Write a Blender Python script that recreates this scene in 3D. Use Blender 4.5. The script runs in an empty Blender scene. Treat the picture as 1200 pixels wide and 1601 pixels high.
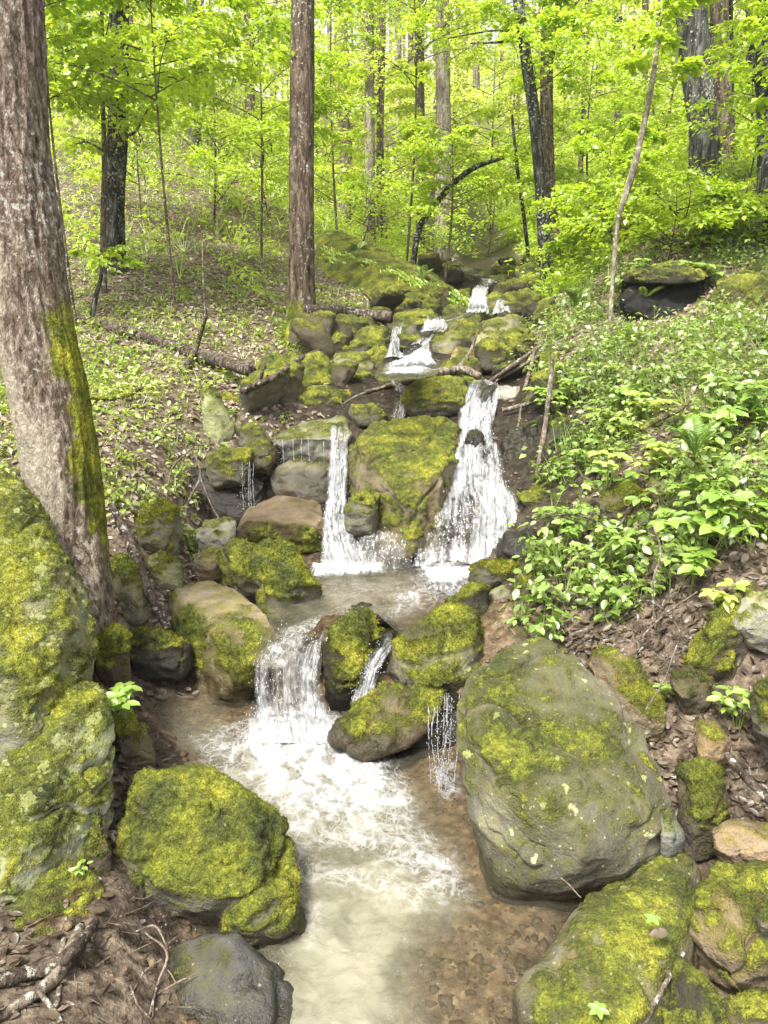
import bpy, bmesh, math, random
import numpy as np
from mathutils import Vector
# ------------------------------------------------------------------ camera, world, sun, exposure
scene = bpy.context.scene
H, PITCH, F = 2.2, math.radians(14.0), 1209.0        # camera height over the lower pool, tilt down, focal length in photo pixels
cam_data = bpy.data.cameras.new('camera')
cam = bpy.data.objects.new('camera', cam_data)
scene.collection.objects.link(cam)
cam.location = (0, 0, H)
cam.rotation_euler = (math.pi/2 - PITCH, 0, 0)
cam_data.sensor_fit = 'VERTICAL'
cam_data.sensor_height = 36.0
cam_data.lens = 36.0*F/1601.0
cam_data.clip_start = 0.05
cam_data.clip_end = 1000
scene.camera = cam
SUN_EL, SUN_AZ = math.radians(62), math.radians(215)   # azimuth clockwise from +Y: behind the camera, to its left
w = bpy.data.worlds.new('World'); scene.world = w; w.use_nodes = True
nt = w.node_tree; nt.nodes.clear()
sky = nt.nodes.new('ShaderNodeTexSky'); sky.sky_type = 'NISHITA'; sky.sun_disc = False
sky.sun_elevation = SUN_EL; sky.sun_rotation = SUN_AZ
sky.air_density = 1.0; sky.dust_density = 4.0; sky.ozone_density = 1.0
hs = nt.nodes.new('ShaderNodeHueSaturation'); hs.inputs['Saturation'].default_value = 0.18
bg = nt.nodes.new('ShaderNodeBackground'); bg.inputs['Strength'].default_value = 0.072
wo = nt.nodes.new('ShaderNodeOutputWorld')
nt.links.new(sky.outputs[0], hs.inputs['Color']); nt.links.new(hs.outputs[0], bg.inputs['Color'])
nt.links.new(bg.outputs[0], wo.inputs['Surface'])
sl = bpy.data.lights.new('sun', 'SUN'); sl.energy = 1.5; sl.angle = math.radians(16); sl.color = (1.0, 0.95, 0.86)
so = bpy.data.objects.new('sun', sl); scene.collection.objects.link(so)
sd = Vector((math.sin(SUN_AZ)*math.cos(SUN_EL), math.cos(SUN_AZ)*math.cos(SUN_EL), math.sin(SUN_EL)))
so.rotation_euler = sd.to_track_quat('Z', 'Y').to_euler(); so.location = (0, 0, 30)
vs = scene.view_settings
scene.display_settings.display_device = 'sRGB'
vs.view_transform = 'Standard'; vs.look = 'None'; vs.gamma = 1.0; vs.exposure = 2.3; vs.use_curve_mapping = False
scene.render.film_transparent = False
cy = scene.cycles
cy.max_bounces = 10; cy.diffuse_bounces = 7; cy.glossy_bounces = 3; cy.transmission_bounces = 6
cy.transparent_max_bounces = 12; cy.caustics_reflective = False; cy.caustics_refractive = False
cy.sample_clamp_indirect = 6.0
try:
    cy.use_denoising = True; cy.denoiser = 'OPENIMAGEDENOISE'; cy.denoising_input_passes = 'RGB_ALBEDO_NORMAL'
except Exception: pass

# ------------------------------------------------------------------ numbers
cp, sp = math.cos(PITCH), math.sin(PITCH)
def P(px, py, Y):
    """world point that stands at forward distance Y and is seen at photo pixel px, py"""
    a, b = (px-600.0)/F, (800.5-py)/F
    k = Y/(cp + b*sp)
    return np.array((k*a, Y, H + k*(b*cp - sp)))
def Pz(px, py, z):
    a, b = (px-600.0)/F, (800.5-py)/F
    k = (z-H)/(b*cp - sp)
    return np.array((k*a, k*(cp + b*sp), z))
def pix(co):
    x, y, z = co[:, 0], co[:, 1], co[:, 2]-H
    d = y*cp - z*sp; u = y*sp + z*cp
    d = np.where(d < .05, .05, d)
    return 600 + F*x/d, 800.5 - F*u/d
_r = np.random.RandomState(11)
_perm = _r.permutation(256); _perm = np.concatenate([_perm, _perm, _perm])
_grad = _r.normal(size=(256, 3)); _grad /= np.linalg.norm(_grad, axis=1)[:, None]
def pnoise(p):
    p = np.asarray(p, float); i = np.floor(p).astype(int); f = p - i; i &= 255
    s = f*f*f*(f*(f*6-15)+10); out = 0
    for dx in (0, 1):
        wx = s[:, 0] if dx else 1-s[:, 0]
        for dy in (0, 1):
            wy = s[:, 1] if dy else 1-s[:, 1]
            for dz in (0, 1):
                wz = s[:, 2] if dz else 1-s[:, 2]
                h = _perm[_perm[_perm[i[:, 0]+dx]+i[:, 1]+dy]+i[:, 2]+dz]
                g = _grad[h]
                out = out + wx*wy*wz*(g[:, 0]*(f[:, 0]-dx)+g[:, 1]*(f[:, 1]-dy)+g[:, 2]*(f[:, 2]-dz))
    return out*1.6
def fbm(p, o=4, gain=.5):
    p = np.asarray(p, float); a, s, t = 1.0, 0.0, 0.0
    for k in range(o):
        s = s + a*pnoise(p*(2.03**k)+17.3*k); t += a; a *= gain
    return s/t
def ridged(p, o=3):
    p = np.asarray(p, float); a, s, t = 1.0, 0.0, 0.0
    for k in range(o):
        s = s + a*(1-2*np.abs(pnoise(p*(2.1**k)+9.1*k))); t += a; a *= .5
    return s/t
def sstep(a, b, x):
    t = np.clip((x-a)/(b-a), 0, 1); return t*t*(3-2*t)
def unit(v):
    v = np.asarray(v, float); return v/(np.linalg.norm(v, axis=-1, keepdims=True)+1e-12)
def polysd(pts, poly):
    """signed distance to a polygon, positive inside"""
    poly = np.asarray(poly, float); n = len(poly); d = np.full(len(pts), 1e9); ins = np.zeros(len(pts), bool)
    for k in range(n):
        a, b = poly[k], poly[(k+1) % n]; e = b-a; wv = pts-a
        t = np.clip((wv@e)/(e@e+1e-12), 0, 1); d = np.minimum(d, np.linalg.norm(wv-t[:, None]*e, axis=1))
        c = (a[1] > pts[:, 1]) != (b[1] > pts[:, 1])
        with np.errstate(divide='ignore', invalid='ignore'):
            xx = a[0]+(pts[:, 1]-a[1])*(b[0]-a[0])/(b[1]-a[1])
        ins ^= c & (pts[:, 0] < xx)
    return np.where(ins, d, -d)

# ------------------------------------------------------------------ objects
def link(name, data, parent=None):
    o = bpy.data.objects.new(name, data); scene.collection.objects.link(o)
    if parent: o.parent = parent
    return o
def tag(o, label=None, cat=None, group=None, kind=None):
    if label: o['label'] = label
    if cat: o['category'] = cat
    if group: o['group'] = group
    if kind: o['kind'] = kind
    return o
def mesh(name, V, Fc, mats, smooth=True, mi=None, attrs=None, uv=None):
    """V (n,3), Fc list of (m,k) int arrays"""
    me = bpy.data.meshes.new(name); V = np.asarray(V, np.float32)
    if not isinstance(Fc, (list, tuple)): Fc = [Fc]
    Fc = [np.asarray(f, np.int32) for f in Fc if len(f)]
    nl = sum(f.size for f in Fc); nf = sum(len(f) for f in Fc)
    me.vertices.add(len(V)); me.vertices.foreach_set('co', V.ravel())
    me.loops.add(nl); me.loops.foreach_set('vertex_index', np.concatenate([f.ravel() for f in Fc]))
    me.polygons.add(nf)
    tot = np.concatenate([np.full(len(f), f.shape[1], np.int32) for f in Fc])
    st = np.concatenate([[0], np.cumsum(tot)[:-1]]).astype(np.int32)
    me.polygons.foreach_set('loop_start', st); me.polygons.foreach_set('loop_total', tot)
    if mi is not None: me.polygons.foreach_set('material_index', np.asarray(mi, np.int32))
    me.polygons.foreach_set('use_smooth', np.full(nf, smooth, bool))
    for m in (mats if isinstance(mats, (list, tuple)) else [mats]): me.materials.append(m)
    for k, v in (attrs or {}).items():
        at = me.attributes.new(k, 'FLOAT', 'POINT'); at.data.foreach_set('value', np.asarray(v, np.float32))
    if uv is not None:
        ul = me.uv_layers.new(name='UVMap'); idx = np.concatenate([f.ravel() for f in Fc])
        ul.data.foreach_set('uv', np.asarray(uv, np.float32)[idx].ravel())
    me.update(calc_edges=True); me.validate()
    return me
def vnormals(me):
    n = np.empty(len(me.vertices)*3, np.float32); me.vertex_normals.foreach_get('vector', n); return n.reshape(-1, 3).astype(float)
def coords(me):
    n = np.empty(len(me.vertices)*3, np.float32); me.vertices.foreach_get('co', n); return n.reshape(-1, 3).astype(float)
def gridf(nu, nv, wrap=False):
    i, j = np.meshgrid(np.arange(nv-1), np.arange(nu if wrap else nu-1), indexing='ij')
    j2 = (j+1) % nu
    return np.stack([i*nu+j, i*nu+j2, (i+1)*nu+j2, (i+1)*nu+j], -1).reshape(-1, 4)
def spline(pts, n):
    """Catmull-Rom through rows of pts"""
    p = np.asarray(pts, float); p = np.vstack([2*p[0]-p[1], p, 2*p[-1]-p[-2]])
    t = np.linspace(0, len(p)-3-1e-6, n); i = t.astype(int); f = (t-i)[:, None]
    a, b, c, d = p[i], p[i+1], p[i+2], p[i+3]
    return .5*((2*b)+(c-a)*f+(2*a-5*b+4*c-d)*f*f+(3*b-a-3*c+d)*f**3)
class Batch:
    """collects vertices and faces, then becomes ONE mesh"""
    def __init__(s): s.V, s.F3, s.F4, s.n, s.A = [], [], [], 0, {}
    def add(s, V, F, **attrs):
        F = np.asarray(F, int)+s.n; (s.F3 if F.shape[1] == 3 else s.F4).append(F)
        s.V.append(np.asarray(V, float)); s.n += len(V)
        for k, v in attrs.items(): s.A.setdefault(k, []).append(np.broadcast_to(np.asarray(v, float), (len(V),)))
    def mesh(s, name, mats, smooth=True, origin=(0, 0, 0)):
        Fc = []
        if s.F3: Fc.append(np.vstack(s.F3))
        if s.F4: Fc.append(np.vstack(s.F4))
        return mesh(name, np.vstack(s.V)-np.asarray(origin), Fc, mats, smooth, attrs={k: np.concatenate(v) for k, v in s.A.items()})
def tube(path, rad, nu=8, noise=0, seed=0, rows=None, flat=1.0):
    """tapered tube round a path, closed at both ends; returns V, F, u, v"""
    path = np.asarray(path, float); rad = np.asarray(rad, float)
    n = rows or max(6, 3*len(path)); rp = np.interp(np.linspace(0, 1, n), np.linspace(0, 1, len(rad)), rad)
    c = spline(path, n) if len(path) > 2 else path[0]+(path[-1]-path[0])*np.linspace(0, 1, n)[:, None]
    t = unit(np.gradient(c, axis=0)); ref = np.array((0, 1, 0.)) if abs(t[n//2][1]) < .8 else np.array((0, 0, 1.))
    a = unit(np.cross(t, ref)); b = np.cross(t, a)
    th = np.linspace(0, 2*np.pi, nu, endpoint=False)
    L = np.concatenate([[0], np.cumsum(np.linalg.norm(np.diff(c, axis=0), axis=1))])
    R = np.repeat(rp[:, None], nu, 1)
    if noise:
        q = np.stack([np.cos(th)[None, :]*np.ones((n, 1))*1.3, np.sin(th)[None, :]*np.ones((n, 1))*1.3, (L/np.maximum(rp.mean(), 1e-3)*.35)[:, None]*np.ones((1, nu))], -1).reshape(-1, 3)+seed*3.7
        R = R*(1+noise*fbm(q, 3).reshape(n, nu))
    V = c[:, None, :] + R[..., None]*(np.cos(th)[None, :, None]*a[:, None, :] + flat*np.sin(th)[None, :, None]*b[:, None, :])
    V = np.vstack([V.reshape(-1, 3), c[0], c[-1]])
    k = n*nu
    e = np.arange(nu); e2 = (e+1) % nu
    cap = np.vstack([np.stack([e2, e, np.full(nu, k), np.full(nu, k)], -1)[:, :3], np.stack([e+(n-1)*nu, e2+(n-1)*nu, np.full(nu, k+1)], -1)])
    return V, gridf(nu, n, True), cap, (th, L, n)
def add_tube(B, path, rad, nu=8, noise=0, seed=0, rows=None, **at):
    V, f4, f3, _ = tube(path, rad, nu, noise, seed, rows)
    n0 = B.n; B.add(V, f4, **at); B.F3.append(f3+n0)

# ------------------------------------------------------------------ materials
class NT:
    def __init__(s, name):
        s.m = bpy.data.materials.new(name); s.m.use_nodes = True; s.t = s.m.node_tree; s.t.nodes.clear()
        s.out = s.t.nodes.new('ShaderNodeOutputMaterial')
    def n(s, typ, **kw):
        nd = s.t.nodes.new(typ)
        for k, v in kw.items():
            if k in ('operation', 'blend_type', 'data_type', 'feature', 'attribute_type', 'attribute_name', 'noise_dimensions', 'distance', 'interpolation_type'):
                setattr(nd, k, v)
            else:
                key = int(k[1:]) if k[0] == 'i' and k[1:].isdigit() else k
                if hasattr(v, 'default_value') or isinstance(v, bpy.types.NodeSocket): s.t.links.new(v, nd.inputs[key])
                else: nd.inputs[key].default_value = v
        return nd
    def link(s, a, b): s.t.links.new(a, b)
    def pos(s): return s.n('ShaderNodeNewGeometry').outputs['Position']
    def noise(s, vec, scale, detail=4, rough=.55, dist=0):
        return s.n('ShaderNodeTexNoise', Vector=vec, Scale=scale, Detail=detail, Roughness=rough, Distortion=dist).outputs['Fac']
    def attr(s, name): return s.n('ShaderNodeAttribute', attribute_name=name).outputs['Fac']
    def math(s, op, a, b=0.0, c=None, clamp=False):
        kw = dict(operation=op, i0=a, i1=b)
        if c is not None: kw['i2'] = c
        nd = s.n('ShaderNodeMath', **kw); nd.use_clamp = clamp; return nd.outputs[0]
    def mapr(s, x, a, b, c=0.0, d=1.0):
        nd = s.n('ShaderNodeMapRange', Value=x); nd.inputs[1].default_value = a; nd.inputs[2].default_value = b
        nd.inputs[3].default_value = c; nd.inputs[4].default_value = d; nd.interpolation_type = 'SMOOTHSTEP'; return nd.outputs[0]
    def mix(s, f, a, b, mode='MIX'):
        nd = s.n('ShaderNodeMix', data_type='RGBA', blend_type=mode)
        for i, v in ((0, f), (6, a), (7, b)):
            if isinstance(v, bpy.types.NodeSocket): s.t.links.new(v, nd.inputs[i])
            else: nd.inputs[i].default_value = (v if i == 0 else (*v, 1))
        return nd.outputs[2]
    def ramp(s, x, stops):
        nd = s.n('ShaderNodeValToRGB', Fac=x); el = nd.color_ramp.elements
        el[0].position, el[0].color = stops[0][0], (*stops[0][1], 1); el[1].position, el[1].color = stops[-1][0], (*stops[-1][1], 1)
        for p_, c_ in stops[1:-1]:
            e = el.new(p_); e.color = (*c_, 1)
        return nd.outputs[0]
    def bump(s, h, strength=.4, dist=.01):
        return s.n('ShaderNodeBump', Height=h, Strength=strength, Distance=dist).outputs[0]
    def mixs(s, f, a, b):
        nd = s.n('ShaderNodeMixShader', i0=f); s.link(a, nd.inputs[1]); s.link(b, nd.inputs[2]); return nd.outputs[0]
    def done(s, sh): s.link(sh, s.out.inputs['Surface']); return s.m

def moss_color(N, pos, k=1.0):
    a = N.noise(pos, 5*k, 4); b = N.noise(pos, 38*k, 3)
    c = N.ramp(a, [(.30, (.045, .056, .012)), (.44, (.095, .113, .014)), (.56, (.178, .195, .02)), (.70, (.28, .28, .032))])
    c = N.mix(.85, c, N.ramp(b, [(.28, (.3, .3, .25)), (.5, (.85, .85, .85)), (.72, (1.5, 1.45, 1.2))]), 'MULTIPLY')
    return N.mix(.8, c, N.ramp(N.noise(pos, 120*k, 2), [(.3, (.35, .36, .3)), (.5, (.9, .9, .9)), (.7, (1.5, 1.45, 1.3))]), 'MULTIPLY')
def rock_material():
    N = NT('rock_stone'); pos = N.pos()
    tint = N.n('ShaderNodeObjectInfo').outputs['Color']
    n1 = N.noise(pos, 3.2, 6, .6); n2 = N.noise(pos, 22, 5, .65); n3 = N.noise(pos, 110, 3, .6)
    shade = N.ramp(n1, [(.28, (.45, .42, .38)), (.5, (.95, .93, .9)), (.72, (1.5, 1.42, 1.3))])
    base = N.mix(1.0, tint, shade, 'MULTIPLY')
    base = N.mix(.8, base, N.ramp(n2, [(.3, (.5, .5, .5)), (.5, (.95, .95, .95)), (.7, (1.4, 1.38, 1.3))]), 'MULTIPLY')
    base = N.mix(.7, base, N.ramp(n3, [(.32, (.5, .48, .44)), (.5, (1, 1, 1)), (.68, (1.45, 1.42, 1.36))]), 'MULTIPLY')
    warm = N.noise(pos, 7.3, 3)
    base = N.mix(N.mapr(warm, .55, .75, 0, .5), base, N.mix(1, tint, (1.15, .85, .55), 'MULTIPLY'))
    # lichen: ragged pale discs of several sizes
    li = N.attr('lichen'); dv = N.n('ShaderNodeTexVoronoi', Vector=N.n('ShaderNodeVectorMath', operation='ADD', i0=pos, i1=N.n('ShaderNodeVectorMath', operation='SCALE', i0=N.n('ShaderNodeTexNoise', Vector=pos, Scale=22.0, Detail=4.0).outputs['Color'], Scale=.10).outputs[0]).outputs[0], Scale=9.0)
    spot = N.math('SUBTRACT', N.math('MULTIPLY', li, .34), dv.outputs['Distance'])
    spot = N.math('ADD', spot, N.math('MULTIPLY', N.math('SUBTRACT', n2, .5), .25))
    gate = N.math('GREATER_THAN', N.n('ShaderNodeSeparateColor', Color=dv.outputs['Color']).outputs[0], .45)
    lf = N.math('MULTIPLY', N.mapr(spot, 0, .06), gate)
    dv2 = N.n('ShaderNodeTexVoronoi', Vector=pos, Scale=46.0)
    g2 = N.math('GREATER_THAN', N.n('ShaderNodeSeparateColor', Color=dv2.outputs['Color']).outputs[1], .8)
    lf2 = N.math('MULTIPLY', N.mapr(N.math('SUBTRACT', N.math('MULTIPLY', li, .5), dv2.outputs['Distance']), 0, .12), g2)
    lf = N.math('MAXIMUM', lf, N.math('MULTIPLY', lf2, .8))
    base = N.mix(N.math('MULTIPLY', lf, .85), base, N.ramp(n2, [(.3, (.36, .37, .24)), (.7, (.6, .6, .46))]))
    # moss, thin algae film first
    ma = N.attr('moss')
    mn = N.math('ADD', ma, N.math('ADD', N.math('MULTIPLY', N.math('SUBTRACT', n2, .5), 1.25), N.math('MULTIPLY', N.math('SUBTRACT', n3, .5), .8)))
    film = N.mapr(mn, -.2, .5, 0, .92); mf = N.mapr(mn, .42, .72)
    col = N.mix(film, base, N.mix(1, base, (.56, .60, .24), 'MULTIPLY'))
    mc = moss_color(N, pos)
    mf = N.math('MULTIPLY', mf, N.math('SUBTRACT', 1.0, N.math('MULTIPLY', lf, .6)))
    col = N.mix(mf, col, mc)
    wet = N.attr('wet')  # wetness; on the upstream rocks it also paints crevice shade
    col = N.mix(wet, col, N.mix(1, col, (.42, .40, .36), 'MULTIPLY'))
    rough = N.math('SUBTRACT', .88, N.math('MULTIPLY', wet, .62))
    hgt = N.math('ADD', N.math('MULTIPLY', n3, .35), N.math('ADD', n2, N.math('MULTIPLY', N.math('MULTIPLY', mf, N.noise(pos, 160, 2)), .9)))
    bs = N.n('ShaderNodeBsdfPrincipled', **{'Base Color': col, 'Roughness': rough, 'Normal': N.bump(hgt, .75, .022)})
    bs.inputs['Specular IOR Level'].default_value = .35
    return N.done(bs.outputs[0])
def fuzz_material():
    N = NT('moss_tuft'); r = N.n('ShaderNodeNewGeometry').outputs['Random Per Island']; pos = N.pos()
    a = N.noise(pos, 5, 4)
    c = N.ramp(a, [(.30, (.045, .058, .012)), (.44, (.098, .115, .014)), (.56, (.185, .203, .02)), (.70, (.30, .30, .035))])
    c = N.mix(.75, c, N.ramp(r, [(0, (.4, .42, .35)), (.6, (1, 1, 1)), (1, (1.5, 1.4, 1.2))]), 'MULTIPLY')
    d = N.n('ShaderNodeBsdfDiffuse', Color=c).outputs[0]; t = N.n('ShaderNodeBsdfTranslucent', Color=c).outputs[0]
    return N.done(N.mixs(.3, d, t))
def leaf_material(name, stops, trans=.45, gloss=.06, scale=.35):
    N = NT(name); r = N.n('ShaderNodeNewGeometry').outputs['Random Per Island']; pos = N.pos()
    a = N.math('ADD', N.math('MULTIPLY', r, .55), N.math('ADD', N.math('MULTIPLY', N.mapr(N.noise(pos, scale, 2), .3, .7), .3), N.math('MULTIPLY', N.n('ShaderNodeObjectInfo').outputs['Random'], .18)))
    c = N.ramp(a, stops)
    d = N.n('ShaderNodeBsdfDiffuse', Color=c).outputs[0]
    t = N.n('ShaderNodeBsdfTranslucent', Color=N.mix(1, c, (1.15, 1.1, .7), 'MULTIPLY')).outputs[0]
    s = N.mixs(trans, d, t)
    if gloss:
        g = N.n('ShaderNodeBsdfGlossy', Color=(1, 1, 1, 1), Roughness=.45).outputs[0]; s = N.mixs(gloss, s, g)
    return N.done(s)
def bark_material(name, dark, mid, light, streak=(14, 3.0), pale=(.46, .41, .32)):
    """uses attributes moss and pale"""
    N = NT(name); pos = N.pos()
    mp = N.n('ShaderNodeMapping', Vector=pos); mp.inputs['Scale'].default_value = (1, 1, streak[1]/streak[0])
    n1 = N.noise(mp.outputs[0], streak[0], 6, .62, .4); n2 = N.noise(mp.outputs[0], streak[0]*4, 4, .6); big = N.noise(pos, 1.6, 3); n4 = N.noise(pos, 28, 4, .65)
    c = N.ramp(n1, [(.33, dark), (.5, mid), (.66, light)])
    c = N.mix(.7, c, N.ramp(n2, [(.3, (.5, .5, .5)), (.7, (1.4, 1.4, 1.4))]), 'MULTIPLY')
    c = N.mix(N.mapr(N.math('ADD', n4, N.math('MULTIPLY', big, .35)), .76, .84, 0, .8), c, (.5, .5, .44))
    pa = N.math('ADD', N.attr('pale'), N.math('ADD', N.math('MULTIPLY', N.math('SUBTRACT', n1, .5), 1.3), N.math('MULTIPLY', N.math('SUBTRACT', n4, .5), 1.2)))
    c = N.mix(N.mapr(pa, .3, .95, 0, .85), c, N.mix(.65, pale, N.ramp(n4, [(.3, (.55, .52, .46)), (.7, (1.2, 1.2, 1.2))]), 'MULTIPLY'))
    mo = N.math('ADD', N.attr('moss'), N.math('MULTIPLY', N.math('SUBTRACT', n4, .5), 1.2))
    mf = N.mapr(mo, .4, .95); c = N.mix(mf, c, N.mix(1, moss_color(N, pos), (1.5, 1.45, 1.3), 'MULTIPLY'))
    h = N.math('ADD', n1, N.math('MULTIPLY', n2, .5))
    b = N.n('ShaderNodeBsdfPrincipled', **{'Base Color': c, 'Roughness': .9, 'Normal': N.bump(h, 1.0, .035)})
    b.inputs['Specular IOR Level'].default_value = .2
    return N.done(b.outputs[0])
def ground_material():
    N = NT('forest_soil'); pos = N.pos()
    n1 = N.noise(pos, 1.1, 5, .6); n2 = N.noise(pos, 14, 5, .65); n3 = N.noise(pos, 70, 4, .65)
    c = N.ramp(n2, [(.3, (.026, .019, .012)), (.46, (.093, .071, .05)), (.6, (.195, .155, .112)), (.75, (.34, .28, .21))])
    c = N.mix(.6, c, N.ramp(n3, [(.3, (.45, .45, .45)), (.7, (1.5, 1.45, 1.4))]), 'MULTIPLY')
    grn = N.math('ADD', N.attr('green'), N.math('MULTIPLY', N.math('SUBTRACT', n2, .5), 1.2))
    c = N.mix(N.mapr(grn, .45, .75, 0, .85), c, N.ramp(n3, [(.3, (.05, .075, .012)), (.7, (.17, .22, .03))]))
    bed = N.attr('bed')
    bc = N.ramp(n2, [(.3, (.07, .048, .026)), (.47, (.16, .115, .07)), (.6, (.26, .195, .125)), (.74, (.36, .30, .215))])
    vb = N.n('ShaderNodeTexVoronoi', Vector=pos, Scale=22.0)
    bc = N.mix(.4, bc, N.mix(N.mapr(vb.outputs['Distance'], .15, .55), (1.3, 1.25, 1.15), (.25, .22, .2)), 'MULTIPLY')
    c = N.mix(bed, c, bc)
    dm = N.math('MULTIPLY', N.attr('damp'), N.mapr(n1, .25, .5, .6, 1)); c = N.mix(dm, c, N.mix(1, c, (.22, .21, .2), 'MULTIPLY'))  # darkens moist soil and paints shade into hollows and gaps between rocks
    b = N.n('ShaderNodeBsdfPrincipled', **{'Base Color': c, 'Roughness': N.math('SUBTRACT', .92, N.math('MULTIPLY', dm, .5)), 'Normal': N.bump(N.math('ADD', n2, N.math('MULTIPLY', n3, .5)), .8, .03)})
    b.inputs['Specular IOR Level'].default_value = .2
    return N.done(b.outputs[0])
def pool_material():
    """shallow moving water: clear over the bed, cloudy where silt hangs, white where air is beaten in (attributes foam, murk)"""
    N = NT('stream_water'); pos = N.pos()
    wv = N.n('ShaderNodeVectorMath', operation='ADD', i0=pos, i1=N.n('ShaderNodeVectorMath', operation='SCALE', i0=N.n('ShaderNodeTexNoise', Vector=pos, Scale=4.5, Detail=4.0).outputs['Color'], Scale=.22).outputs[0]).outputs[0]
    web = N.n('ShaderNodeTexVoronoi', Vector=wv, Scale=13.0, feature='DISTANCE_TO_EDGE').outputs['Distance']
    web2 = N.n('ShaderNodeTexVoronoi', Vector=wv, Scale=31.0, feature='DISTANCE_TO_EDGE').outputs['Distance']
    lace = N.math('MAXIMUM', N.mapr(web, .0, .17, 1, 0), N.math('MULTIPLY', N.mapr(web2, 0, .13, 1, 0), .8))
    n1 = N.noise(wv, 5, 5, .62); n2 = N.noise(pos, 55, 4, .7)
    f = N.attr('foam'); mp = N.n('ShaderNodeMapping', Vector=N.n('ShaderNodeUVMap').outputs[0]); mp.inputs['Scale'].default_value = (26, 6, 1)
    st = N.noise(mp.outputs[0], 1, 5, .6, 1.1)
    fm = N.math('ADD', N.math('MULTIPLY', f, 1.25), N.math('ADD', N.math('ADD', N.math('MULTIPLY', N.math('SUBTRACT', n1, .5), .9), N.math('MULTIPLY', N.math('SUBTRACT', st, .5), 1.6)), N.math('MULTIPLY', N.math('SUBTRACT', n2, .5), .7)))
    lace = N.math('MULTIPLY', lace, N.mapr(f, .06, .45))
    ff = N.math('MAXIMUM', N.mapr(fm, .5, 1.15, 0, .9), N.math('MULTIPLY', lace, N.mapr(fm, .0, .6, 0, .36)))
    mk = N.attr('murk')
    tr = N.n('ShaderNodeBsdfTransparent', Color=(.9, .86, .76, 1)).outputs[0]
    di = N.n('ShaderNodeBsdfDiffuse', Color=N.mix(N.mapr(n1, .38, .62), (.18, .17, .115), (.29, .275, .195))).outputs[0]
    body = N.mixs(N.math('ADD', .10, N.math('MULTIPLY', mk, .68)), tr, di)
    rip = N.bump(N.math('ADD', N.noise(wv, 16, 4, .6), N.math('MULTIPLY', n2, .25)), .7, .03)
    gl = N.n('ShaderNodeBsdfGlossy', Color=(1, 1, 1, 1), Roughness=.08, Normal=rip).outputs[0]
    fr = N.n('ShaderNodeFresnel', IOR=1.33, Normal=rip).outputs[0]
    body = N.mixs(fr, body, gl)
    wh = N.n('ShaderNodeBsdfPrincipled', **{'Base Color': N.mix(N.mapr(N.math('ADD', N.math('MULTIPLY', st, .6), N.math('MULTIPLY', N.noise(wv, 19, 4, .65), .4)), .34, .60), (.34, .34, .335), (.60, .61, .62)), 'Roughness': .6, 'Normal': N.bump(N.math('ADD', N.math('ADD', st, n1), N.math('MULTIPLY', n2, .4)), .6, .03)}).outputs[0]
    return N.done(N.mixs(N.math('MULTIPLY', ff, .96), body, wh))
def fall_material():
    """falling water: white threads over clear film; UV = metres across and along, attribute dens"""
    N = NT('falling_water'); uv = N.n('ShaderNodeUVMap').outputs[0]
    def st(sx, sy, d=4, ds=.6):
        mp = N.n('ShaderNodeMapping', Vector=uv); mp.inputs['Scale'].default_value = (sx, sy, 1)
        return N.noise(mp.outputs[0], 1, d, .62, ds)
    a = st(17, 2.4, 5, 1.0); b = st(46, 6, 3, 1.0); c = st(34, 22, 4, .5)
    d = N.attr('dens')
    s = N.math('ADD', N.math('MULTIPLY', N.math('SUBTRACT', a, .5), 1.5), N.math('ADD', N.math('MULTIPLY', N.math('SUBTRACT', b, .5), .75), N.math('MULTIPLY', N.math('SUBTRACT', c, .5), .45)))
    f = N.mapr(N.math('ADD', s, d), .22, 1.0, 0, .95)
    tr = N.n('ShaderNodeBsdfTransparent', Color=(.93, .92, .88, 1)).outputs[0]
    gl = N.n('ShaderNodeBsdfGlossy', Color=(1, 1, 1, 1), Roughness=.12, Normal=N.bump(N.math('ADD', a, b), .8, .03)).outputs[0]
    clear = N.mixs(.10, tr, gl)
    wh = N.n('ShaderNodeBsdfDiffuse', Color=(.60, .61, .62, 1), Normal=N.bump(N.math('ADD', a, b), .9, .03)).outputs[0]
    wt = N.n('ShaderNodeBsdfTranslucent', Color=(.60, .61, .62, 1)).outputs[0]
    return N.done(N.mixs(f, clear, N.mixs(.3, wh, wt)))
def plain(name, col, rough=.6, trans=0.0):
    N = NT(name); b = N.n('ShaderNodeBsdfPrincipled', **{'Base Color': (*col, 1), 'Roughness': rough}).outputs[0]
    if trans: b = N.mixs(trans, b, N.n('ShaderNodeBsdfTranslucent', Color=(*col, 1)).outputs[0])
    return N.done(b)
M = {}
M['rock'] = rock_material(); M['fuzz'] = fuzz_material(); M['ground'] = ground_material()
M['pool'] = pool_material(); M['fall'] = fall_material(); M['drop'] = plain('water_drop', (.66, .67, .68), .15, .3)
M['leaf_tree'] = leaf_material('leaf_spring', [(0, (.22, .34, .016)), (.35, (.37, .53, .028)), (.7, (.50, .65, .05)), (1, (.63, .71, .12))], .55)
M['leaf_far'] = leaf_material('leaf_far', [(0, (.33, .43, .05)), (.35, (.48, .60, .08)), (.7, (.62, .71, .15)), (1, (.72, .75, .28))], .55, .03, .12)  # paler than the near leaves: distant haze put into the colour
M['leaf_herb'] = leaf_material('leaf_herb', [(0, (.09, .16, .02)), (.35, (.18, .28, .038)), (.7, (.29, .41, .075)), (1, (.44, .53, .16))], .4, .08, .8)
M['leaf_slope'] = leaf_material('leaf_slope', [(0, (.14, .22, .025)), (.35, (.26, .36, .045)), (.7, (.40, .50, .09)), (1, (.54, .60, .18))], .45, .06, .8)
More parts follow.
